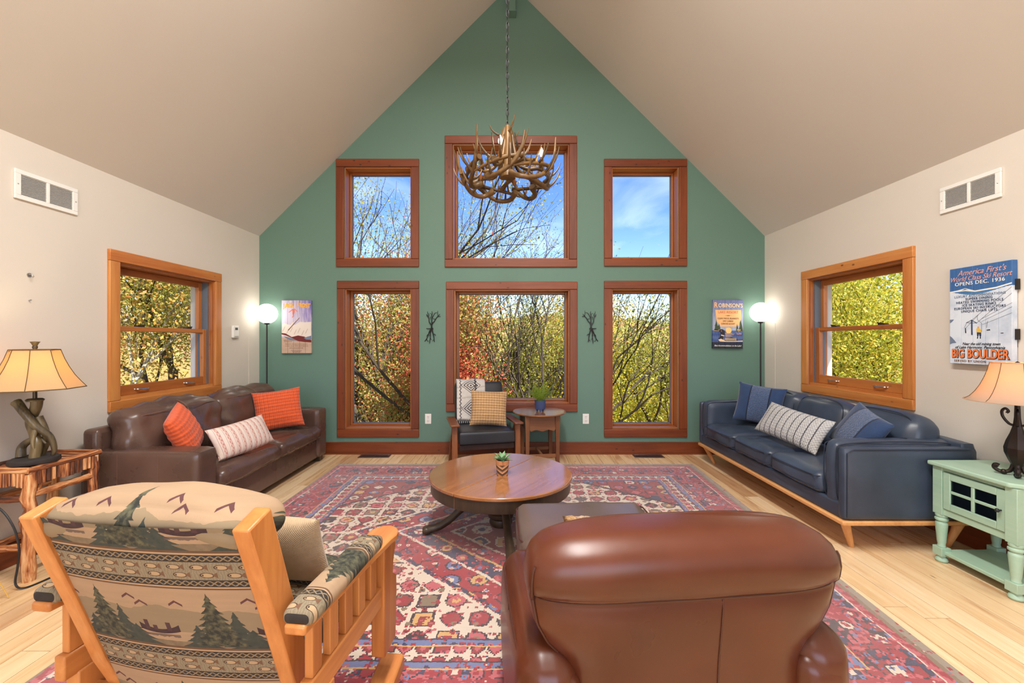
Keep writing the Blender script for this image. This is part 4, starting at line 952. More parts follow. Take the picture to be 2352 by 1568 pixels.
# borders
def lattice(c, a, b):
    inb = (s > a) * (s < b); t_ = (s - a) / (b - a); f1 = (U * 52).frac(); f2 = 1 - f1
    ln = ((f1 - t_).abs() < .13).__add__((f2 - t_).abs() < .13); c = g.mix(inb, c, char); return g.mix(inb * ln.clamp() * .8, c, srgb(150, 130, 100))
stripe = lambda c, a, b, colr: g.mix((s > a) * (s < b), c, colr)
cc = stripe(cc, .190, .197, brn); cc = stripe(cc, .197, .202, tan); cc = stripe(cc, .202, .223, char); cc = lattice(cc, .205, .220)
fishbg = g.mix(((U * 900 + nz * 20).sin() * .5 + .5) * .5, srgb(142, 130, 106), srgb(104, 94, 76)); cc = stripe(cc, .223, .275, fishbg)
def fish(c, v0, ph, P_):
    fx = ((U + ph) / P_).frac() - .5; fx = fx * P_; fy = s - v0; e = (fx * fx) / (.017 ** 2) + (fy * fy) / (.0075 ** 2)
    tail = ((fx - .019).abs() < .006) * ((fy.abs()) < (fx - .012) * .7)
    c = g.mix((e < 1.0), c, srgb(176, 150, 116)); c = g.mix((e - .85).abs() < .2, c, srgb(70, 46, 32)); c = g.mix(tail, c, srgb(110, 78, 56)); return g.mix(((fx + .010).abs() < .002) * (fy.abs() < .002), c, char)
cc = fish(cc, .238, 0.0, .056); cc = fish(cc, .261, .026, .064)
cc = stripe(cc, .275, .296, char); cc = lattice(cc, .278, .293); cc = stripe(cc, .296, .3005, tan); cc = stripe(cc, .3005, .305, brn)
wv = (U * 5200).sin() * (Vv * 5200).sin()
M_tap = g.bsdf(g.mix(nz * .12, cc, srgb(150, 130, 106)), .95, bump=wv * .5 + nz, bstr=.35, bdist=.002)

# ---------------------------------------------------------------- rocking chair
rc = thing('rocking_chair', 'honey wood rocking chair upholstered in cabin tapestry with pines and canoes', 'chair', (-.83, 1.15, RUGZ), math.radians(-7))
M_ch = {a: wood('honey_maple_' + a, (206, 138, 76), (170, 98, 44), a, 1.0, .36) for a in 'xyz'}
py_ = lambda z: -.19 + .335 * (.88 - z)
for s_ in (-1, 1):
    X = s_ * .272; pts = [(.860, 0), (.60, 0), (.40, 0), (.30, .006), (.20, -.02), (.09, -.09)]
    rings = []
    for k, (z, dy) in enumerate(pts):
        yc = py_(max(z, .28)) + dy; hw = .021; hd = .036 if z > .3 else .032
        tz = .012 if k == 0 else 0
        rings.append([(X - hw, yc - hd, z - tz), (X + hw, yc - hd, z - tz), (X + hw, yc + hd, z + tz), (X - hw, yc + hd, z + tz)])
    MB().loft(rings[::-1]).build('back_post', M_ch['z'], rc, bevel=.005)
    xa = s_ * .345
    # arm board: narrow at the rear, broad rounded tip
    out = [(xa - .028, -.14), (xa + .026, -.14), (xa + .034, .10), (xa + .046, .30)] + [(xa + .052 * math.cos(a), .335 + .062 * math.sin(a)) for a in np.linspace(0, math.pi, 9)] + [(xa - .046, .30), (xa - .036, .10)]
    arm = MB().prism(out, .572, .596, 'z').build('armrest', M_ch['y'], rc, bevel=.006)
    MB().rbox((xa, .065, .607), (.084, .40, .046), .022, 14, puff=(0, 0, .008)).build('arm_pad', M_tap, arm, uv=lambda P: np.stack([P[:, 0] * 1.0 + .1, P[:, 1] + .05], 1))
    # shaped front post board
    prof = [(.30, .571), (.385, .571), (.395, .53), (.375, .48), (.372, .44), (.402, .42), (.405, .36), (.395, .20), (.30, .19), (.298, .40)]
    MB().prism(prof, xa - .024, xa + .024, 'x').build('front_post', M_ch['z'], rc, bevel=.005)
    MB().box((xa - .016, -.10, .365), (xa + .016, .30, .43)).build('side_rail', M_ch['y'], rc, bevel=.004)
    for k in range(5):
        yk = -.065 + k * .078; MB().box((xa - .011, yk - .021, .43), (xa + .011, yk + .021, .572)).build('slat', M_ch['z'], rc, bevel=.003)
    R = 1.5; top, bot = [], []
    for t_ in np.linspace(-.36, .295, 16): bot.append((R * math.sin(t_) + .0, R - R * math.cos(t_) )); top.append((R * math.sin(t_) * .985, R - R * math.cos(t_) * .966))
    MB().prism(bot + top[::-1], xa - .042, xa + .042, 'x').build('rocker', M_ch['y'], rc, bevel=.006)
    MB().box((xa - .02, -.07, .03), (xa + .02, .0, .37)).build('rear_leg', M_ch['z'], rc, bevel=.004)
for yy, z in ((.34, .30), (-.03, .26)): MB().box((-.33, yy - .012, z), (.33, yy + .012, z + .05)).build('cross_rail', M_ch['x'], rc, bevel=.003)
# fabric back panel, gently bowed, with rolled top
n = 24; P, F = [], []
for j in range(n + 1):
    z = .845 - j / n * .60
    for i in range(n + 1):
        xx = -.252 + i / n * .504; e = 1 - (xx / .252) ** 2; P.append((xx, py_(z) - .026 - .020 * e, z))
F = [(j * (n + 1) + i, (j + 1) * (n + 1) + i, (j + 1) * (n + 1) + i + 1, j * (n + 1) + i + 1) for j in range(n) for i in range(n)]
buv = lambda P: np.stack([P[:, 0] + .02 + .1525, (.88 - P[:, 2]) / .95 + .092], 1)
MB().add(P, F).build('back_panel', M_tap, rc, uv=buv)
Mt = Matrix.Rotation(math.radians(-18.5), 4, 'X').inverted()
Mt = Matrix.Rotation(math.radians(18.5), 4, 'X')
c = MB().rbox((0, 0, 0), (.502, .07, .50), .03, 14, puff=(0, .012, 0), M=Mt).build('back_cushion', M_tap, rc, uv=buv); c.location = (0, py_(.60) + .040, .60)
rl = MB().rbox((0, 0, 0), (.548, .16, .09), .042, 22, puff=(.0, .012, .014), wr=.003, wf=18)
Pr = rl.pts(); Pr[:, 2] -= .026 * (np.abs(Pr[:, 0]) / .27) ** 2.4; rl.V = [Pr]
c = rl.build('head_roll', M_tap, rc, uv=lambda P: np.stack([P[:, 0] + .1725, np.clip(.075 - .75 * P[:, 2] - .30 * (P[:, 1] + .06), .012, .15)], 1)); c.location = (0, py_(.86) + .062, .842)
c = MB().rbox((0, 0, 0), (.56, .43, .11), .045, 20, puff=(0, .01, .03), wr=.004, wf=16).build('seat_cushion', M_tap, rc, uv=lambda P: P[:, :2]); c.location = (0, .205, .42)
pillow('linen_pillow', 'plain beige linen pillow on the seat of the rocking chair', .30, .25, .10, M_linen, (-.715, 1.29, .631), (.10, .93, .36), spin=.03)

# ---------------------------------------------------------------- brown leather armchair
M_cog = leather('chestnut_leather', (58, 22, 14), (106, 54, 30), .31, wr=.12, scale=.7)
M_cogp = plain('chestnut_piping', (74, 36, 22), .45)
ac = thing('leather_armchair', 'chestnut brown leather armchair seen from behind beside the ottoman', 'armchair', (.455, 1.352, RUGZ), math.radians(5.5))
def sring(z, hw, yr, yf, n=48, e=3.6):
    c = (yr + yf) / 2; hd = (yf - yr) / 2; out = []
    for k in range(n):
        a = 2 * math.pi * k / n; ca, sa = math.cos(a), math.sin(a)
        out.append((hw * math.copysign(abs(ca) ** (2 / e), ca), c + hd * math.copysign(abs(sa) ** (2 / e), sa), z))
    return out
sec = [(.10, .335, -.262, -.07), (.30, .335, -.265, -.06), (.40, .34, -.268, -.06), (.435, .362, -.270, -.06), (.47, .395, -.274, -.055), (.52, .422, -.279, -.05), (.585, .434, -.285, -.05), (.594, .4325, -.280, -.05), (.603, .4355, -.286, -.05), (.63, .439, -.298, -.05), (.66, .440, -.304, -.05), (.69, .436, -.300, -.055), (.715, .424, -.288, -.065), (.733, .404, -.268, -.08), (.745, .375, -.243, -.10), (.750, .335, -.218, -.125)]
drop = lambda x, z: .026 * (abs(x) / .43) ** 3 * (z > .61)
mb = MB().loft([sring(*s_) for s_ in sec]); Pb = mb.pts(); Pb[:, 2] -= .026 * (np.abs(Pb[:, 0]) / .43) ** 3 * (Pb[:, 2] > .61); Pb[:, 1] -= wrinkle(Pb, .0015, 16, 4); mb.V = [Pb]
bk = mb.build('back', M_cog, ac, angle=80)
def on_back(x, z, e=3.6):                            # rear surface of the back at (x, z)
    zs = [q_[0] for q_ in sec]; hw, yr, yf = (np.interp(z, zs, [q_[i] for q_ in sec]) for i in (1, 2, 3)); c_, hd = (yr + yf) / 2, (yf - yr) / 2
    return (x, c_ - hd * max(0.0, 1 - (abs(x) / hw) ** e) ** (1 / e) - .0012, z)
MB().tube([on_back(xx, .594) for xx in np.linspace(-.428, .428, 40)], .0032, 6).build('seam', M_cogp, bk)
MB().tube([on_back(.062 - .02 * (.6 - z), z) for z in np.linspace(.592, .10, 20)], .0026, 6).build('seam', M_cogp, bk)
for s_ in (-1, 1):
    MB().tube([(lambda p: (p[0], p[1], p[2] - drop(p[0], z)))(on_back(s_ * (np.interp(z, [q_[0] for q_ in sec], [q_[1] for q_ in sec]) - .010), z)) for z in np.linspace(.42, .70, 30)], .0042, 6).build('piping', M_cogp, bk)
    ar = MB().rbox((s_ * .385, .035, .262), (.165, .60, .375), .07, 24, puff=(.012, .02, .012), wr=.004, wf=14, seed=7).build('arm', M_cog, ac)
    MB().tube(bez([(s_ * .4565, -.20, .40), (s_ * .464, -.05, .425), (s_ * .464, .2, .425), (s_ * .454, .29, .40)], 8), .003, 6).build('seam', M_cogp, ar)
    MB().tube([(s_ * .4655, .02, .12), (s_ * .4662, .02, .42)], .002, 6).build('seam', M_cogp, ar)
    MB().rbox((s_ * .372, -.222, .245), (.15, .10, .315), .048, 16, puff=(0, .012, 0)).build('arm_end', M_cog, ac)
    for yy in (-.2, .27): MB().tube([(s_ * .36, yy, .0), (s_ * .36, yy, .09)], [.018, .026], 12).build('foot', M_footw, ac)
MB().box((-.30, -.20, .09), (.30, .30, .27)).build('base', M_cog, ac, bevel=.02)
MB().rbox((0, .12, .355), (.585, .50, .17), .06, 16, puff=(0, .015, .02)).build('seat_cushion', M_cog, ac)
ot = thing('ottoman', 'square brown leather ottoman between the armchair and the round coffee table', 'ottoman', (.355, 1.985, RUGZ), math.radians(2))
M_ott = leather('worn_brown_leather', (80, 64, 58), (108, 90, 82), .32, wr=.12)
MB().rbox((0, 0, .33), (.655, .46, .17), .055, 20, puff=(.008, .008, .016), wr=.003, wf=14).build('cushion', M_ott, ot)
MB().rbox((0, 0, .17), (.625, .43, .19), .02, 8).build('base', M_ott, ot)
MB().tube([(.3275 * math.copysign(1, c) * min(1, abs(c) * 1.25), .23 * math.copysign(1, s_) * min(1, abs(s_) * 1.25), .395) for c, s_ in [(math.cos(a), math.sin(a)) for a in np.linspace(0, 6.2832, 65)[:-1]]], .0035, 6, closed=True).build('piping', M_cogp, ot)
for sx in (-1, 1):
    for sy in (-1, 1): MB().tube([(sx * .27, sy * .17, 0), (sx * .27, sy * .17, .08)], [.017, .024], 12).build('foot', M_footw, ot)
pillow('fleece_pillow', 'tan fleece pillow on the chestnut armchair with one corner showing over its back', .40, .21, .11, M_fleece, (.345, 1.385, .598), (-.05, .93, .36), spin=.10, pinch=.13, n=48, disp=lambda X, Y: .006 * np.sin(X * 160) * np.sin(Y * 150))
# ---------------------------------------------------------------- round coffee table
M_oakt = wood('aged_oak_top', (168, 112, 66), (130, 80, 42), 'y', .7, .22, coat=1.0)
M_dkoak = wood('dark_oak', (74, 58, 42), (44, 34, 26), 'z', .8, .38)
ct = thing('coffee_table', 'round oak pedestal coffee table with claw feet on the rug', 'table', (-.075, 2.80, RUGZ), math.radians(-34))
R, TZ = .472, .378
def half(sgn):
    out = [(sgn * .0012, -math.sqrt(R * R)), ] ; pts = [(sgn * .0012 + sgn * R * math.sin(a) * (1 if True else 0), -R * math.cos(a)) for a in np.linspace(0, math.pi, 40)]
    return pts if sgn > 0 else pts[::-1]
for sgn in (1, -1): MB().prism(half(sgn), TZ - .022, TZ, 'z').build('top_leaf', M_oakt, ct, bevel=.005)
MB().lathe([(R - .012, TZ - .095), (R - .010, TZ - .09), (R - .010, TZ - .023), (R - .06, TZ - .023), (R - .06, TZ - .095), (R - .012, TZ - .095)], 72).build('apron', M_dkoak, ct)
for a in (math.pi / 2, -math.pi / 2): MB().box((-.0015, -.002, TZ - .093), (.0015, .002, TZ - .026)).build('joint_line', M_stitch, ct).location = (0, math.sin(a) * (R - .010), 0)
col = MB().lathe([(.001, .09), (.085, .09), (.088, .10), (.088, .115), (.075, .125), (.072, .13), (.072, .25), (.08, .262), (.08, .285), (.001, .285)], 40).build('column', M_dkoak, ct)
for k in range(20):
    a = 2 * math.pi * k / 20; MB().tube([(.073 * math.cos(a), .073 * math.sin(a), .135), (.073 * math.cos(a), .073 * math.sin(a), .245)], .0055, 6).build('flute', M_dkoak, col)
MB().lathe([(.001, .03), (.07, .03), (.078, .05), (.07, .075), (.085, .088), (.001, .092)], 32).build('column_base', M_dkoak, ct)
MB().box((-.30, -.05, .255), (.30, .05, .283)).box((-.05, -.30, .256), (.05, .30, .282)).build('top_cleat', M_dkoak, ct)
for k in range(4):
    a = math.radians(33.5 + 90 * k + 10); rings = []
    path = [(.06, .235, .075, .028), (.13, .228, .07, .028), (.20, .20, .062, .026), (.27, .145, .055, .025), (.335, .085, .048, .025), (.395, .050, .044, .027), (.44, .036, .040, .033), (.475, .030, .045, .036), (.50, .024, .03, .03), (.512, .018, .016, .018)]
    for r_, z, hh, w_ in path:
        rings.append([(r_, w_ * math.cos(t), max(z + hh * .62 * math.sin(t), .002)) for t in np.linspace(0, 2 * math.pi, 13)[:-1]])
    lg = MB().loft(rings).build('leg', M_dkoak, ct); lg.rotation_euler = (0, 0, a)
    for j in (-1, 0, 1): MB().sphere((.488, j * .021, .026), .018, 10, 7, (1.5, .75, 1.25)).build('claw_toe', M_dkoak, lg)
    MB().prism([(.06, .262), (.26, .262), (.24, .235), (.2, .215), (.12, .20), (.06, .18)], -.018, .018, 'y').build('bracket', M_dkoak, ct).rotation_euler = (0, 0, a)

def leaf_blade(mb, base, d, L, w, droop, n=8, fold=.25):
    d = Vector(d).normalized(); side = d.cross(Vector((0, 0, 1))).normalized(); p = Vector(base); V = []
    for i in range(n + 1):
        t = i / n; ww = w * math.sin(math.pi * min(.08 + t * .92, 1)) ** .75 * (1 - t ** 6); dd = (d + Vector((0, 0, -droop * t * 1.6))).normalized()
        up = side.cross(dd).normalized()
        V += [tuple(p - side * ww + up * ww * fold), tuple(p), tuple(p + side * ww + up * ww * fold)]; p = p + dd * L / n
    V2 = [(v[0], v[1], v[2] - .0016) for v in V]; m = len(V); F = []
    for i in range(n):
        for k in range(2):
            a, b, c, e = i * 3 + k, i * 3 + k + 1, i * 3 + k + 4, i * 3 + k + 3; F += [(a, b, c, e), (a + m, e + m, c + m, b + m)]
    mb.add(V + V2, F); return mb
M_soil = plain('dark_soil', (48, 36, 26), .95)
g = NG('succulent_green'); n = g.noise(g.coord('Object'), 60, 3); M_succ = g.bsdf(g.mix(n, srgb(66, 116, 66), srgb(150, 186, 140)), .45)
g = NG('chevron_pot'); x, y, z = g.xyz(g.coord('Object')); rr_ = (x.abs() * -.62 + z * 1.0)
band = ((rr_ * 34).frac()); c = g.mix(band < .62, srgb(190, 130, 84), srgb(92, 66, 46)); c = g.mix((band > .56) * (band < .66), c, srgb(232, 206, 176)); c = g.mix(z > .072, c, srgb(190, 132, 88)); M_chev = g.bsdf(c, .5)
sp = thing('potted_succulent', 'small succulent in a wooden chevron pot on the coffee table', 'plant', (-.063, 2.742, RUGZ + TZ))
MB().lathe([(.001, .0), (.034, .0), (.036, .006), (.045, .10), (.041, .10), (.039, .088), (.001, .088)], 28).build('pot', M_chev, sp)
MB().lathe([(.001, .089), (.039, .089), (.02, .092), (.001, .093)], 20).build('soil', M_soil, sp)
rg = random.Random(8)
for k in range(13):
    a = k * 2.4; el = .25 + .9 * (k / 13); mb = MB(); leaf_blade(mb, (.006 * math.cos(a), .006 * math.sin(a), .09), (math.cos(a) * math.cos(el), math.sin(a) * math.cos(el), math.sin(el)), rg.uniform(.06, .085), .0125, .22, fold=.5)
    mb.build('leaf', M_succ, sp)

# ---------------------------------------------------------------- black lounge chair, throw, pillow
M_blk = leather('black_vinyl', (34, 36, 40), (46, 48, 54), .42, wr=.05)
M_walnut = {a: wood('walnut_' + a, (150, 92, 54), (104, 58, 32), a, 1.0, .4) for a in 'xyz'}
M_dkw = wood('dark_walnut', (58, 38, 34), (34, 22, 20), 'z', 1.0, .4)
lc = thing('lounge_chair', 'black mid-century lounge chair with wooden arms under the big window', 'armchair', (-.30, 4.255, 0), math.radians(13))
MB().rbox((0, -.05, .352), (.535, .54, .125), .024, 12, puff=(0, 0, .006)).build('seat_cushion', M_blk, lc)
Mt = Matrix.Rotation(math.radians(-15), 4, 'X')
c = MB().rbox((0, 0, 0), (.515, .10, .48), .026, 12, puff=(0, .006, 0), M=Mt).build('back_cushion', M_blk, lc); c.location = (0, .235, .585)
MB().box((-.262, -.29, .235), (.262, -.262, .288)).build('front_rail', M_dkw, lc, bevel=.004); MB().box((-.262, .20, .24), (.262, .225, .288)).build('rear_rail', M_dkw, lc, bevel=.004)
for s_ in (-1, 1):
    X = s_ * .305
    out = [(-.33, .455), (-.33, .475), (.20, .462), (.26, .44), (.26, .425), (.18, .438)]
    MB().prism([(y, z + .012) for y, z in out], X - .042, X + .042, 'x').build('armrest', M_walnut['y'], lc, bevel=.006)
    MB().bar((X, -.25, .455), (X, -.275, .0135), .024, .052, up=(1, 0, 0)).build('front_leg', M_walnut['z'], lc, bevel=.003)
    MB().bar((X, -.20, .45), (X, .235, .0), .022, .045, up=(1, 0, 0)).build('rear_leg', M_walnut['z'], lc, bevel=.003)
    MB().bar((X, -.262, .25), (X, .06, .25), .02, .035).build('side_rail', M_dkw, lc, bevel=.003)
# knitted throw hanging over the back
g = NG('aztec_throw'); U, V, W = g.xyz(g.coord('UV')); fx = ((U * 3.4).frac() - .5).abs(); fy = ((V * 4.2).frac() - .5).abs(); l = fx + fy; n = g.noise(g.coord('Object'), 80, 3)
c = g.mix(n, srgb(226, 220, 210), srgb(190, 184, 178)); c = g.mix(((l * 9).frac() < .42) * (l < .36), c, srgb(58, 54, 58)); zz = (U * 1.0 - .205 + ((V * 26).frac() - .5).abs() * .03).abs(); c = g.mix(zz < .008, c, srgb(36, 36, 46))
zz = (U - .045 + ((V * 26).frac() - .5).abs() * .03).abs(); c = g.mix(zz < .006, c, srgb(90, 84, 88)); c = g.mix(((V * 9).frac() < .12) * .4, c, srgb(150, 136, 130))
M_throw = g.bsdf(c, .95, bump=n, bstr=.6, bdist=.004, sheen=.3)
prof = [(.105, .455), (.122, .50), (.147, .58), (.174, .68), (.200, .775), (.222, .825), (.262, .850), (.31, .855), (.362, .835), (.384, .79), (.372, .70), (.350, .60), (.328, .52)]
prof = [(p.x, p.y) for p in bez([(a, b, 0) for a, b in prof], 3)]; n = 18; P, Q = [], []; acc = 0
for j, (yy, zz) in enumerate(prof):
    if j: acc += math.hypot(yy - prof[j - 1][0], zz - prof[j - 1][1])
    for i in range(n + 1):
        u = i / n; wv_ = .004 * math.sin(u * 19 + zz * 11); P.append((-.246 + u * .30 + .02 * (zz - .6), yy - .012 + wv_, zz + .004 * math.sin(u * 9 + j * .4))); Q.append((u * .30, acc))
F = [(j * (n + 1) + i, j * (n + 1) + i + 1, (j + 1) * (n + 1) + i + 1, (j + 1) * (n + 1) + i) for j in range(len(prof) - 1) for i in range(n)]
th = thing('throw_blanket', 'cream and black patterned throw hanging over the back of the black lounge chair', 'blanket', lc.location, math.radians(13))
o = MB().add(P, F).build('cloth', M_throw, th, uv=Q); sd = o.modifiers.new('thick', 'SOLIDIFY'); sd.thickness = .007; sd.offset = -1
for i in range(16):
    xx = -.246 + .30 * i / 15 - .004; MB().tube([(xx, .094, .458), (xx + .002, .085, .444), (xx + .003, .072, .432), (xx + .003, .055, .431)], .0032, 5).build('tassel', M_throw, th) if i % 1 == 0 else None
pillow('basketweave_pillow', 'tan basketweave pillow on the black lounge chair', .37, .35, .15, M_tanknit, (-.230, 4.155, .600), (.14, -.95, .26), spin=-.06, n=70, disp=kd(20, 20, .006))

# ---------------------------------------------------------------- round side table with fern
M_wal2 = {a: wood('cherry_' + a, (140, 94, 62), (102, 62, 38), a, 1.0, .34) for a in 'xyz'}
M_top2 = wood('cherry_top', (172, 128, 92), (132, 86, 54), 'x', .8, .18, coat=.5)
rt = thing('side_table', 'round cherry side table with scalloped apron beside the black lounge chair', 'table', (.285, 4.37, 0), math.radians(8))
MB().lathe([(.001, .515), (.262, .515), (.276, .522), (.279, .530), (.274, .536), (.001, .537)], 64).build('top', M_top2, rt)
q = .155
for sx in (-1, 1):
    for sy in (-1, 1):
        MB().loft([[(sx * q + a * k + (0 if z > .3 else 0), sy * q + b * k, z) for a, b in ((-1, -1), (1, -1), (1, 1), (-1, 1))] for z, k in ((.0135 if sy < 0 else 0, .017), (.40, .022), (.514, .026))]).build('leg', M_wal2['z'], rt, bevel=.003)
def apron(): return [(-q, .514), (-q, .38), (-q + .02, .375), (-q + .04, .355), (-q + .06, .365), (-.06, .372), (0, .355), (.06, .372), (q - .06, .365), (q - .04, .355), (q - .02, .375), (q, .38), (q, .514)]
for k in range(4):
    a = MB().prism([(u, z) for u, z in apron()], q - .006, q + .008, 'y').build('apron', M_wal2['x'], rt); a.rotation_euler = (0, 0, k * math.pi / 2)
for s_ in (-1, 1): MB().box((-q + .01, s_ * q - .008, .09), (q - .01, s_ * q + .008, .125)).build('stretcher', M_wal2['x'], rt, bevel=.002)
MB().box((-.012, -q, .098), (.012, q, .118)).build('stretcher', M_wal2['y'], rt)
M_bluec = plain('blue_glazed_ceramic', (70, 86, 132), .35)
g = NG('fern_green'); n = g.noise(g.coord('Object'), 20, 3); M_fern = g.bsdf(g.mix(n, srgb(86, 134, 40), srgb(172, 190, 62)), .5, trans=(srgb(160, 190, 60), .35))
fp = thing('potted_fern', 'green fern in a footed blue ceramic pot on the round side table', 'plant', (.292, 4.34, .5385))
MB().lathe([(.001, .022), (.05, .022), (.056, .03), (.058, .115), (.053, .115), (.052, .10), (.001, .10)], 28).build('pot', M_bluec, fp)
MB().lathe([(.001, .1), (.052, .1), (.03, .104), (.001, .105)], 18).build('soil', M_soil, fp)
for k in range(3): a = k * 2.094 + .5; MB().tube([(.034 * math.cos(a), .034 * math.sin(a), .03), (.036 * math.cos(a), .036 * math.sin(a), .0)], [.013, .009], 8).build('foot', M_bluec, fp)
rg = random.Random(4)
for k in range(22):
    a = k * 2.39996; el = 1.35 - .95 * (k / 22) + rg.uniform(-.1, .1); L = rg.uniform(.19, .26); mb = MB(); d = Vector((math.cos(a) * math.cos(el), math.sin(a) * math.cos(el), math.sin(el))); p = Vector((.012 * math.cos(a), .012 * math.sin(a), .10)); pts = [p]
    for i in range(12): d = (d + Vector((0, 0, -.055))).normalized(); p = p + d * L / 12; pts.append(p)
    mb.tube(pts, np.linspace(.0022, .0008, 13), 4, caps=False); sd_ = d.cross(Vector((0, 0, 1))).normalized()
    for i in range(2, 13):
        t = i / 12; l = .045 * math.sin(math.pi * min(1, t * .9 + .12)) + .004; dd = (pts[i] - pts[i - 1]).normalized()
        for s_ in (-1, 1):
            b, e = pts[i], pts[i] + (sd_ * s_ + dd * .45).normalized() * l; w_ = dd * .0052; nrm = Vector((0, 0, .001))
            mb.add([tuple(b - w_ * .4), tuple((b + e) / 2 - w_), tuple(e), tuple((b + e) / 2 + w_), tuple(b + w_ * .4), ], [(0, 1, 2, 3, 4)])
    mb.build('frond', M_fern, fp, smooth=False)

# ---------------------------------------------------------------- globe floor lamps
M_globe = glow('lit_opal_globe', (255, 248, 236), 6.0)
def globe_lamp(px, py, Y, label):
    c = at(px, py, Y); t = thing('floor_lamp', label, 'lamp', (c.x, c.y, 0))
    MB().lathe([(.001, 0), (.105, 0), (.108, .006), (.10, .018), (.02, .024), (.001, .026)], 32).build('base', M_black, t)
    MB().tube([(0, 0, .02), (0, 0, c.z - .10)], .0075, 10).build('pole', M_black, t)
    MB().lathe([(.001, -.118), (.022, -.118), (.032, -.10), (.034, -.085), (.001, -.085)], 20, (0, 0, c.z)).build('socket_cup', M_black, t)
    MB().sphere((0, 0, c.z), .107, 40, 24).build('globe', M_globe, t)
globe_lamp(613, 720, 4.572, 'lit white globe floor lamp in the corner behind the brown sofa')
globe_lamp(1747, 717, 4.568, 'lit white globe floor lamp in the corner behind the blue sofa')

# ---------------------------------------------------------------- twig table with antler lamp
def bark_mat(name, axis):
    g = NG(name); r = g.rnd(); o = g.addv(g.coord('Object'), g.vec(r * 9.1, r * 4.7, r * 6.3)); sc = {'x': (5, 60, 60), 'y': (60, 5, 60), 'z': (60, 60, 5)}[axis]
    a = g.noise(g.scale(o, sc), 1.0, 5, .65, .6); b_ = g.noise(g.scale(o, tuple(k * .35 for k in sc)), 1.0, 4, .6, .8)
    return g.bsdf(g.ramp(a * .45 + b_ * .55 + (r - .5) * .12, [(.40, srgb(60, 32, 20)), (.47, srgb(130, 72, 40)), (.53, srgb(190, 122, 70)), (.62, srgb(230, 184, 132))]), .75, bump=a + b_, bstr=.8, bdist=.006)
M_bark2, M_bark2x, M_bark2y = bark_mat('peeled_hickory', 'z'), bark_mat('peeled_hickory_x', 'x'), bark_mat('peeled_hickory_y', 'y')
tt = thing('twig_table', 'rustic bark-covered twig side table beside the near arm of the brown sofa', 'table', (-2.68, 2.385, 0))
X0, X1, Y0, Y1, Z = -.135, .135, -.185, .185, .585
rg = random.Random(12)
def log(a, b, r, nm, mat, wob=.006, n=9, sides=12):
    a, b = Vector(a), Vector(b); pts = [a.lerp(b, i / n) + Vector((rg.uniform(-1, 1), rg.uniform(-1, 1), rg.uniform(-.3, .3))) * (wob if 0 < i < n else 0) for i in range(n + 1)]
    mb = MB().tube(pts, [r * rg.uniform(.92, 1.10) for _ in pts], sides); return mb.build(nm, mat, tt)
for sx in (X0 + .015, X1 - .012):
    for sy in (Y0 + .012, Y1 - .02): log((sx, sy, .0), (sx, sy, Z - .02), .027, 'leg', M_bark2)
MB().box((X0, Y0, Z - .03), (X1, Y1, Z - .012)).build('subtop', M_bark2x, tt)
for k in range(14):
    yk = Y0 + .022 + k * (Y1 - Y0 - .044) / 13; MB().tube([(X0 + .01, yk, Z - .010), (X1 - .01, yk, Z - .010)], .0145, 8).build('top_stick', M_bark2x, tt)
for a, b, ax in (((X0, Y0, Z), (X1 + .01, Y0, Z), 'x'), ((X0, Y1, Z), (X1 + .01, Y1, Z), 'x'), ((X1, Y0 - .01, Z), (X1, Y1 + .01, Z), 'y'), ((X0, Y0, Z), (X0, Y1, Z), 'y')): log(a, b, .0165, 'edge_pole', M_bark2x if ax == 'x' else M_bark2y, .002)
n = 15
for k in range(n): 
    yk = Y0 + .006 + (k + .5) * (Y1 - Y0 - .012) / n; l = rg.uniform(.062, .076); MB().tube([(X1 + .006, yk, Z - .012), (X1 + .006, yk, Z - .012 - l)], [.0115, .0118], 9).build('apron_stick', M_bark2, tt)
for k in range(11): 
    xk = X0 + .006 + (k + .5) * (X1 - X0 - .012) / 11; l = rg.uniform(.06, .074); MB().tube([(xk, Y0 - .006, Z - .012), (xk, Y0 - .006, Z - .012 - l)], [.0115, .0118], 9).build('apron_stick', M_bark2, tt)
for z in (.16, .42):
    log((X1 - .012, Y0, z + .03), (X1 - .012, Y1, z + .03), .019, 'stretcher', M_bark2y, .004); log((X0, Y0 + .012, z), (X1, Y0 + .012, z + .02), .018, 'stretcher', M_bark2x, .004); log((X0 + .015, Y0, z), (X0 + .015, Y1, z), .018, 'stretcher', M_bark2y, .004)
log((X1 - .012, Y0 + .015, Z - .17), (X1 - .012, Y0 + .09, Z - .05), .011, 'brace', M_bark2, .002)

def shade_mat(name, rgb, tr, edge=None):
    g = NG(name); n = g.noise(g.scale(g.coord('Object'), (30, 30, 30)), 1.0, 3); c = srgb(*rgb)
    return g.bsdf(g.mix(n * .4, c, tuple(v * .85 for v in c[:3]) + (1,)), .8, trans=(srgb(*tr), .55))
M_shade1 = shade_mat('parchment_shade', (222, 208, 168), (246, 200, 96)); M_shade2 = shade_mat('linen_shade', (220, 204, 184), (246, 200, 136))
M_rimc = plain('shade_trim', (96, 72, 40), .6)
M_antler = wood('carved_antler', (128, 110, 74), (50, 42, 32), 'z', 1.5, .35); M_slab2 = plain('dark_bark_slab', (44, 38, 36), .7); M_bronze = metal('dark_bronze', (92, 84, 74), .45)
def shell(mb, prof, n, ph=0.0, th=.0015, sx=1, sy=1):
    inner = [(r - th, z) for r, z in prof][::-1]; return mb.lathe(prof + inner + [prof[0]], n, (0, 0, 0), sx, sy, ph)
AL = (-2.625, 2.30, .602)
al = thing('table_lamp', 'antler table lamp with glowing parchment shade on the twig table', 'lamp', AL)
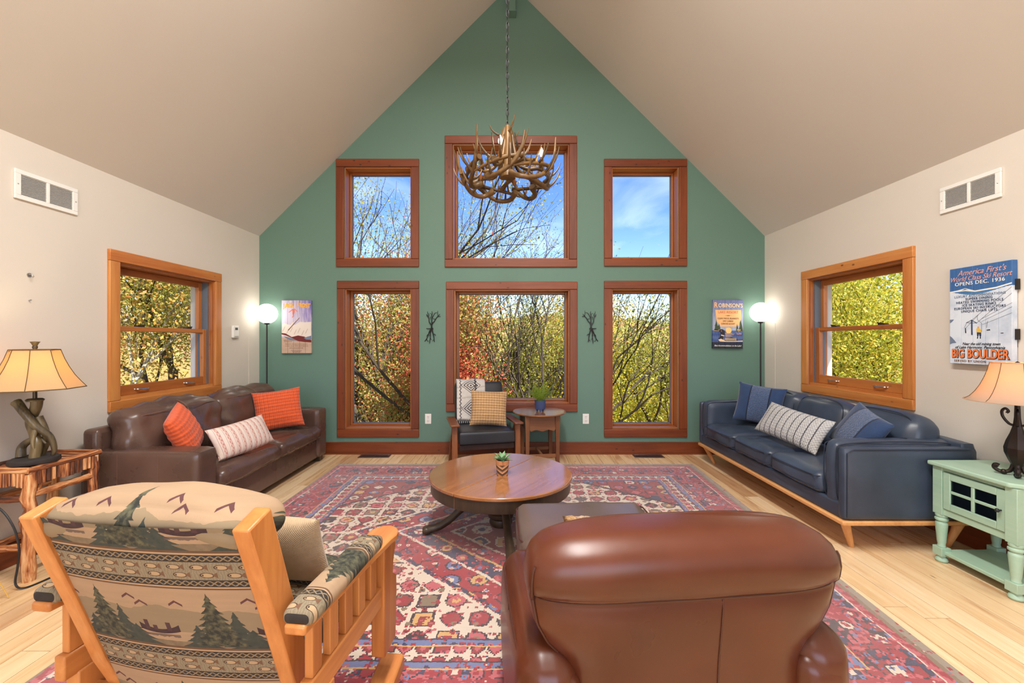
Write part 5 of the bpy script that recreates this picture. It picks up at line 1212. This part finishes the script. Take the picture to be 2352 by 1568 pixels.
rr_ = random.Random(2); mb = MB(); mb.lathe([(.001, 0)] + [(.094, 0), (.098, .006), (.096, .026), (.088, .031), (.001, .032)], 26)
Pz = mb.pts(); ang = np.arctan2(Pz[:, 1], Pz[:, 0]); k_ = 1 + .05 * np.sin(ang * 3 + 1) + .03 * np.sin(ang * 11); Pz[:, 0] *= k_; Pz[:, 1] *= k_; mb.V = [Pz]; mb.build('slab_base', M_slab2, al)
def antler(pts, r, nm='antler', par=al): return MB().tube(bez(pts, 6), np.interp(np.linspace(0, 1, 6 * (len(pts) - 1) + 1), [0, .5, 1], r), 9).build(nm, M_antler, par)
antler([(.02, -.02, .03), (.025, -.015, .10), (-.005, -.0, .16), (-.03, .005, .22), (.005, 0, .30), (.01, 0, .345)], (.024, .022, .026))
antler([(-.055, -.02, .032), (-.06, -.01, .085), (-.02, -.005, .12), (.02, .005, .13), (.05, .01, .10)], (.022, .016, .006))
antler([(-.05, -.03, .315), (-.01, -.035, .27), (.03, -.02, .20), (.07, .01, .14), (.085, .02, .07), (.075, .02, .035)], (.022, .018, .009))
antler([(.0, .035, .032), (.03, .03, .10), (.045, .01, .17), (.02, .0, .25)], (.012, .016, .018)); antler([(.03, -.025, .18), (.04, -.045, .13), (.05, -.05, .085)], (.012, .009, .004))
antler([(-.07, -.03, .335), (-.05, -.03, .315), (-.03, -.033, .29)], (.024, .022, .02)); MB().lathe([(.001, .335), (.034, .335), (.038, .343), (.03, .35), (.001, .352)], 18).build('burr', M_antler, al)
MB().tube([(0, 0, .35), (0, 0, .625)], .009, 10).build('stem', M_bronze, al)
prof = [(.200, .405), (.178, .435), (.152, .475), (.130, .52), (.112, .565), (.100, .605), (.096, .618)]
s_ = shell(MB(), prof, 8, math.pi / 8 + .28); sh = s_.build('shade', M_shade1, al, angle=20)
for k in range(8):
    a = 2 * math.pi * k / 8 + math.pi / 8 + .28; MB().tube([((r + .0015) * math.cos(a), (r + .0015) * math.sin(a), z) for r, z in prof], .0018, 5).build('rib', M_rimc, sh)
for r, z in (prof[0], prof[-1]): MB().tube([((r + .001) * math.cos(2 * math.pi * k / 8 + math.pi / 8 + .28), (r + .001) * math.sin(2 * math.pi * k / 8 + math.pi / 8 + .28), z) for k in range(8)], .003, 5, closed=True).build('trim_ring', M_rimc, sh)
MB().lathe([(.001, .62), (.008, .62), (.012, .632), (.009, .64), (.016, .655), (.021, .662), (.001, .664)], 14).build('finial', M_bronze, al)
for a in (0, 2.1, 4.2): MB().tube([(0, 0, .60), (.095 * math.cos(a), .095 * math.sin(a), .61)], .0018, 5).build('shade_spider', M_bronze, al)
M_bulb = glow('warm_bulb', (255, 214, 150), 22.0)
MB().sphere((0, 0, .51), .028, 16, 10, (1, 1, 1.3)).build('bulb', M_bulb, al)
light('antler_lamp_light', 'POINT', (AL[0], AL[1], AL[2] + .50), (0, 0, 0), 14, (1, .76, .38), radius=.035).parent = None
c1 = tag(MB().tube(bez([(-2.829, 2.10, .50), (-2.77, 2.12, .47), (-2.64, 2.14, .42), (-2.56, 2.14, .33), (-2.525, 2.14, .22), (-2.53, 2.14, .12), (-2.53, 2.13, .03), (-2.49, 2.14, .006), (-2.46, 2.25, .006), (-2.44, 2.40, .006), (-2.47, 2.52, .006)], 8), .0048, 8).build('power_cable', M_black), 'black power cable drooping beside the twig table to the floor', 'cable')
c2 = tag(MB().tube(bez([(-2.832, 2.085, .56), (-2.79, 2.085, .46), (-2.74, 2.085, .32), (-2.66, 2.08, .2), (-2.55, 2.07, .09), (-2.48, 2.06, .003)], 8), .0022, 6).build('string', plain('yellow_string', (206, 160, 70), .7)), 'thin yellow string hanging down beside the twig table', 'string')

# ---------------------------------------------------------------- green cabinet with iron lamp
M_mint = wood('mint_paint', (168, 196, 172), (150, 182, 158), 'y', .8, .42)
gc = thing('end_cabinet', 'mint green end cabinet with glass door and turned legs beside the blue sofa', 'cabinet', (2.63, 2.235, 0))
x0, x1, y0, y1 = -.175, .185, -.205, .195; TOP = .572
MB().prism([(x0 - .022, y1 + .022), (x0 - .022, y0 + .02), (x0 + .03, y0 - .022), (x1 + .012, y0 - .022), (x1 + .012, y1 + .022)], TOP - .024, TOP, 'z').build('top', M_mint, gc, bevel=.007, seg=3)
bd_ = MB()
for lo, hi in (((x0 + .04, y1 - .02, .275), (x1, y1, TOP - .025)), ((x1 - .012, y0, .275), (x1, y1 - .02, TOP - .025)), ((x0 + .04, y0, .275), (x1 - .012, y0 + .018, TOP - .025)), ((x0 + .01, y0 + .018, .275), (x1 - .012, y1 - .02, .292)),
               ((x0 + .006, y0 + .04, .275), (x0 + .03, y1 - .04, .312)), ((x0 + .006, y0 + .04, TOP - .045), (x0 + .03, y1 - .04, TOP - .025))): bd_.box(lo, hi)
bd_.build('body', M_mint, gc, bevel=.003)
turned = [(.001, 0), (.024, 0), (.029, .008), (.026, .022), (.018, .030), (.022, .036), (.022, .040), (.001, .040)]
leg2 = [(.020, .085), (.017, .10), (.020, .115), (.028, .215), (.027, .225), (.020, .232), (.030, .240), (.030, .250), (.022, .256), (.028, .262), (.028, .275)]
for lx, ly in ((x0 + .02, y0 + .022), (x0 + .02, y1 - .022), (x1 - .025, y0 + .022), (x1 - .025, y1 - .022)):
    L_ = MB().lathe([(.001, 0), (.024, 0), (.030, .009), (.026, .022), (.019, .030), (.024, .038)], 18, (lx, ly, 0)).box((lx - .027, ly - .027, .038), (lx + .027, ly + .027, .085)).lathe([(.001, .085)] + leg2, 18, (lx, ly, 0)).box((lx - .026, ly - .026, .275), (lx + .026, ly + .026, TOP - .025))
    L_.build('leg', M_mint, gc, bevel=.002)
MB().box((x0 + .01, y0 + .02, .048), (x1 - .02, y1 - .02, .068)).build('lower_shelf', M_mint, gc, bevel=.004)
dr = MB(); xd, ya, yb_, za, zb_ = x0 - .002, y0 + .050, y1 - .050, .315, TOP - .048; st = .038
for lo, hi in (((xd, ya, za), (xd + .02, ya + st, zb_)), ((xd, yb_ - st, za), (xd + .02, yb_, zb_)), ((xd, ya + st, za), (xd + .02, yb_ - st, za + st)), ((xd, ya + st, zb_ - st), (xd + .02, yb_ - st, zb_)),
               ((xd + .002, (ya + yb_) / 2 - .008, za + st), (xd + .016, (ya + yb_) / 2 + .008, zb_ - st)), ((xd + .003, ya + st, (za + zb_) / 2 - .008), (xd + .015, yb_ - st, (za + zb_) / 2 + .008))): dr.box(lo, hi)
door = dr.build('door', M_mint, gc, bevel=.003)
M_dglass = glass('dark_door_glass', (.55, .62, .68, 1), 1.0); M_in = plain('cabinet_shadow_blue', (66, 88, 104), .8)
for a, b in ((ya + st, (ya + yb_) / 2 - .008), ((ya + yb_) / 2 + .008, yb_ - st)):
    for c_, d_ in ((za + st, (za + zb_) / 2 - .008), ((za + zb_) / 2 + .008, zb_ - st)): MB().box((xd + .008, a, c_), (xd + .010, b, d_)).build('pane', M_dglass, door)
MB().box((x0 + .05, y0 + .03, .30), (x0 + .052, y1 - .03, TOP - .05)).build('door_shade_panel', M_in, gc)  # shade of the cabinet interior put into this panel's colour
MB().tube([(xd, ya + .016, (za + zb_) / 2), (xd - .018, ya + .016, (za + zb_) / 2)], .004, 8).sphere((xd - .02, ya + .016, (za + zb_) / 2), .010, 12, 8).build('knob', M_black, door)

IL = (2.60, 2.15, TOP)
il = thing('table_lamp', 'black scrolled iron table lamp with linen bell shade on the mint cabinet', 'lamp', IL, math.radians(40))
M_iron = metal('antique_iron', (62, 52, 48), .42, .8)
prof = [(.001, .04), (.014, .04), (.020, .055), (.034, .085), (.046, .12), (.048, .145), (.040, .18), (.026, .22), (.016, .26), (.012, .30), (.010, .37), (.010, .545), (.001, .546)]
MB().lathe(prof, 8).build('body', M_iron, il, angle=15)
for k in range(4):
    a = k * math.pi / 2; rot = Matrix.Rotation(a, 4, 'Z')
    f = MB().tube([(rot @ Vector(p))[:] for p in bez([(.012, 0, .06), (.022, 0, .028), (.040, 0, .016), (.062, 0, .016), (.078, 0, .030), (.074, 0, .046), (.062, 0, .042)], 5)], np.interp(np.linspace(0, 1, 31), [0, .6, 1], [.010, .009, .011]), 8); f.build('scroll_foot', M_iron, il)
    MB().sphere((rot @ Vector((.046, 0, .014)))[:], .014, 12, 8).build('ball_foot', M_iron, il)
    MB().tube([(rot @ Vector(p))[:] for p in bez([(.014, 0, .26), (.03, 0, .27), (.048, 0, .30), (.052, 0, .33), (.040, 0, .345), (.030, 0, .332), (.036, 0, .322)], 5)], .006, 8).build('scroll', M_iron, il)
prof = [(.190, .385), (.168, .402), (.148, .43), (.130, .465), (.115, .505), (.103, .545), (.095, .585)]
sh = shell(MB(), prof, 40).build('shade', M_shade2, il, angle=60)
for k in range(8):
    a = 2 * math.pi * k / 8 + .2; MB().tube([((r + .0012) * math.cos(a), (r + .0012) * math.sin(a), z) for r, z in prof], .0013, 5).build('rib', M_rimc, sh)
for r, z in (prof[0], prof[-1]): MB().tube([((r + .001) * math.cos(2 * math.pi * k / 40), (r + .001) * math.sin(2 * math.pi * k / 40), z) for k in range(40)], .0028, 5, closed=True).build('trim_ring', M_shade2, sh)
for a in (0, 2.1, 4.2): MB().tube([(0, 0, .54), (.096 * math.cos(a), .096 * math.sin(a), .575)], .0018, 5).build('shade_spider', M_iron, il)
MB().lathe([(.001, .545), (.007, .545), (.011, .56), (.006, .57), (.009, .585), (.001, .592)], 12).build('finial', M_iron, il)
MB().sphere((0, 0, .475), .027, 16, 10, (1, 1, 1.3)).build('bulb', M_bulb, il)
light('iron_lamp_light', 'POINT', (IL[0], IL[1], IL[2] + .47), (0, 0, 0), 8, (1, .78, .50), radius=.035)

# ---------------------------------------------------------------- antler chandelier
CHX, CHY = -.033, 3.0
ch = thing('chandelier', 'antler chandelier with candle bulbs hanging on a chain from the ridge', 'chandelier', (CHX, CHY, 0))
M_ant = wood('brown_antler', (118, 86, 46), (30, 22, 14), 'z', .8, .38)
rg = random.Random(21)
def cyl(a, r, z): return Vector((r * math.cos(a), r * math.sin(a), z))
def abeam(ctrl, r0, r1, tines):
    pts = bez(ctrl, 7); mb = MB(); R_ = np.interp(np.linspace(0, 1, len(pts)), [0, .06, .12, .7, 1], [r0 * 1.35, r0 * 1.3, r0, r0 * .8, r1]); mb.tube(pts, R_, 9)
    o = mb.build('antler', M_ant, ch)
    for t, d, l, rr in tines:
        p = pts[int(t * (len(pts) - 1))]; d = Vector(d).normalized(); u_ = Vector((0, 0, 1))
        q_ = bez([p, p + d * l * .35, p + d * l * .65 + u_ * l * .16, p + d * l * .82 + u_ * l * .42], 6); MB().tube(q_, np.linspace(rr, .0035, len(q_)), 8).build('tine', M_ant, o)
    return o
N = 7
for k in range(N):
    a = 2 * math.pi * k / N + .35
    # lower ring: beams sweeping round
    abeam([cyl(a, .19, 2.40), cyl(a + .25, .25, 2.362), cyl(a + .6, .285, 2.365), cyl(a + .9, .315, 2.42), cyl(a + 1.05, .345, 2.51), cyl(a + 1.1, .355, 2.61 + .06 * (k % 2))], .018, .005,
          [(.3, cyl(a + .3, .5, .55), .12, .011), (.55, cyl(a + .75, .8, .6), .15, .012), (.45, -cyl(a + .6, .6, -.25), .11, .010), (.75, cyl(a + 1.9, .5, .7), .12, .010)])
    # upper beams rising from the ring to the centre
    a2 = a + .5
    abeam([cyl(a2, .30, 2.45), cyl(a2 - .15, .23, 2.485), cyl(a2 - .3, .15, 2.48), cyl(a2 - .3, .08, 2.53), cyl(a2 - .2, .05, 2.64), cyl(a2, .035, 2.74)], .016, .011,
          [(.2, cyl(a2 - 1.2, .7, .5), .15, .012), (.35, cyl(a2 + 1.0, .7, .6), .17, .012), (.5, cyl(a2, .6, .35), .19, .011)])
    # second tier crossing the ring
    abeam([cyl(a + .2, .33, 2.47), cyl(a - .2, .30, 2.455), cyl(a - .6, .29, 2.43), cyl(a - .9, .31, 2.40)], .014, .006, [(.4, cyl(a - .2, .8, .5), .13, .010), (.7, cyl(a - .9, -.4, .6), .11, .009)])
for k in range(3):
    a = k * 2.1 + .6; abeam([cyl(a, .02, 2.44), cyl(a, .03, 2.60), cyl(a, .034, 2.72), cyl(a, .015, 2.80)], .030, .018, [(.8, cyl(a + .4, 1, .25), .13, .011)])
M_candle = plain('brown_candle_sleeve', (150, 96, 52), .6); M_flame = glow('candle_bulb', (255, 240, 214), 40.0); M_bulboff = glass('clear_bulb', (.92, .92, .92, 1), 1.0)
for dx, dy, z, lit in ((-.078 + .033, -.20, 2.58, 1), (.243, -.03, 2.575, 1), (-.20, .10, 2.56, 0), (.05, .21, 2.56, 0)):
    MB().lathe([(.001, -.10), (.008, -.10), (.020, -.075), (.022, -.068), (.010, -.066), (.0105, .0), (.001, .0)], 14, (dx, dy, z)).build('candle', M_candle, ch)
    MB().lathe([(.001, 0), (.008, .002), (.0145, .022), (.013, .038), (.006, .056), (.001, .066)], 14, (dx, dy, z)).build('bulb', M_flame if lit else M_bulboff, ch)
lk = None; z = 2.815; i = 0; top = RZ - .05
while z < top:
    if lk is None:
        pts = [(.010 * math.cos(t), 0, .026 * math.sin(t)) for t in np.linspace(0, 2 * math.pi, 17)[:-1]]; o = MB().tube(pts, .0026, 6, closed=True).build('chain_link', M_black, ch); lk = o.data
    else: o = bpy.data.objects.new('chain_link', lk); COL.objects.link(o); o.parent = ch
    o.location = (0, 0, z); o.rotation_euler = (0, 0, (i % 2) * math.pi / 2 + .35); z += .0445; i += 1
MB().tube(bez([(.006 * math.sin(k * 1.3), .006 * math.cos(k * 1.1), 2.80 + k * .12) for k in range(21)], 3), .0022, 5).build('lamp_cable', M_black, ch)
MB().lathe([(.001, -.035), (.03, -.03), (.06, -.005), (.062, .0), (.001, .0)], 24, (.033 - .033, 0, RZ - .035)).build('ceiling_canopy', M_black, ch)
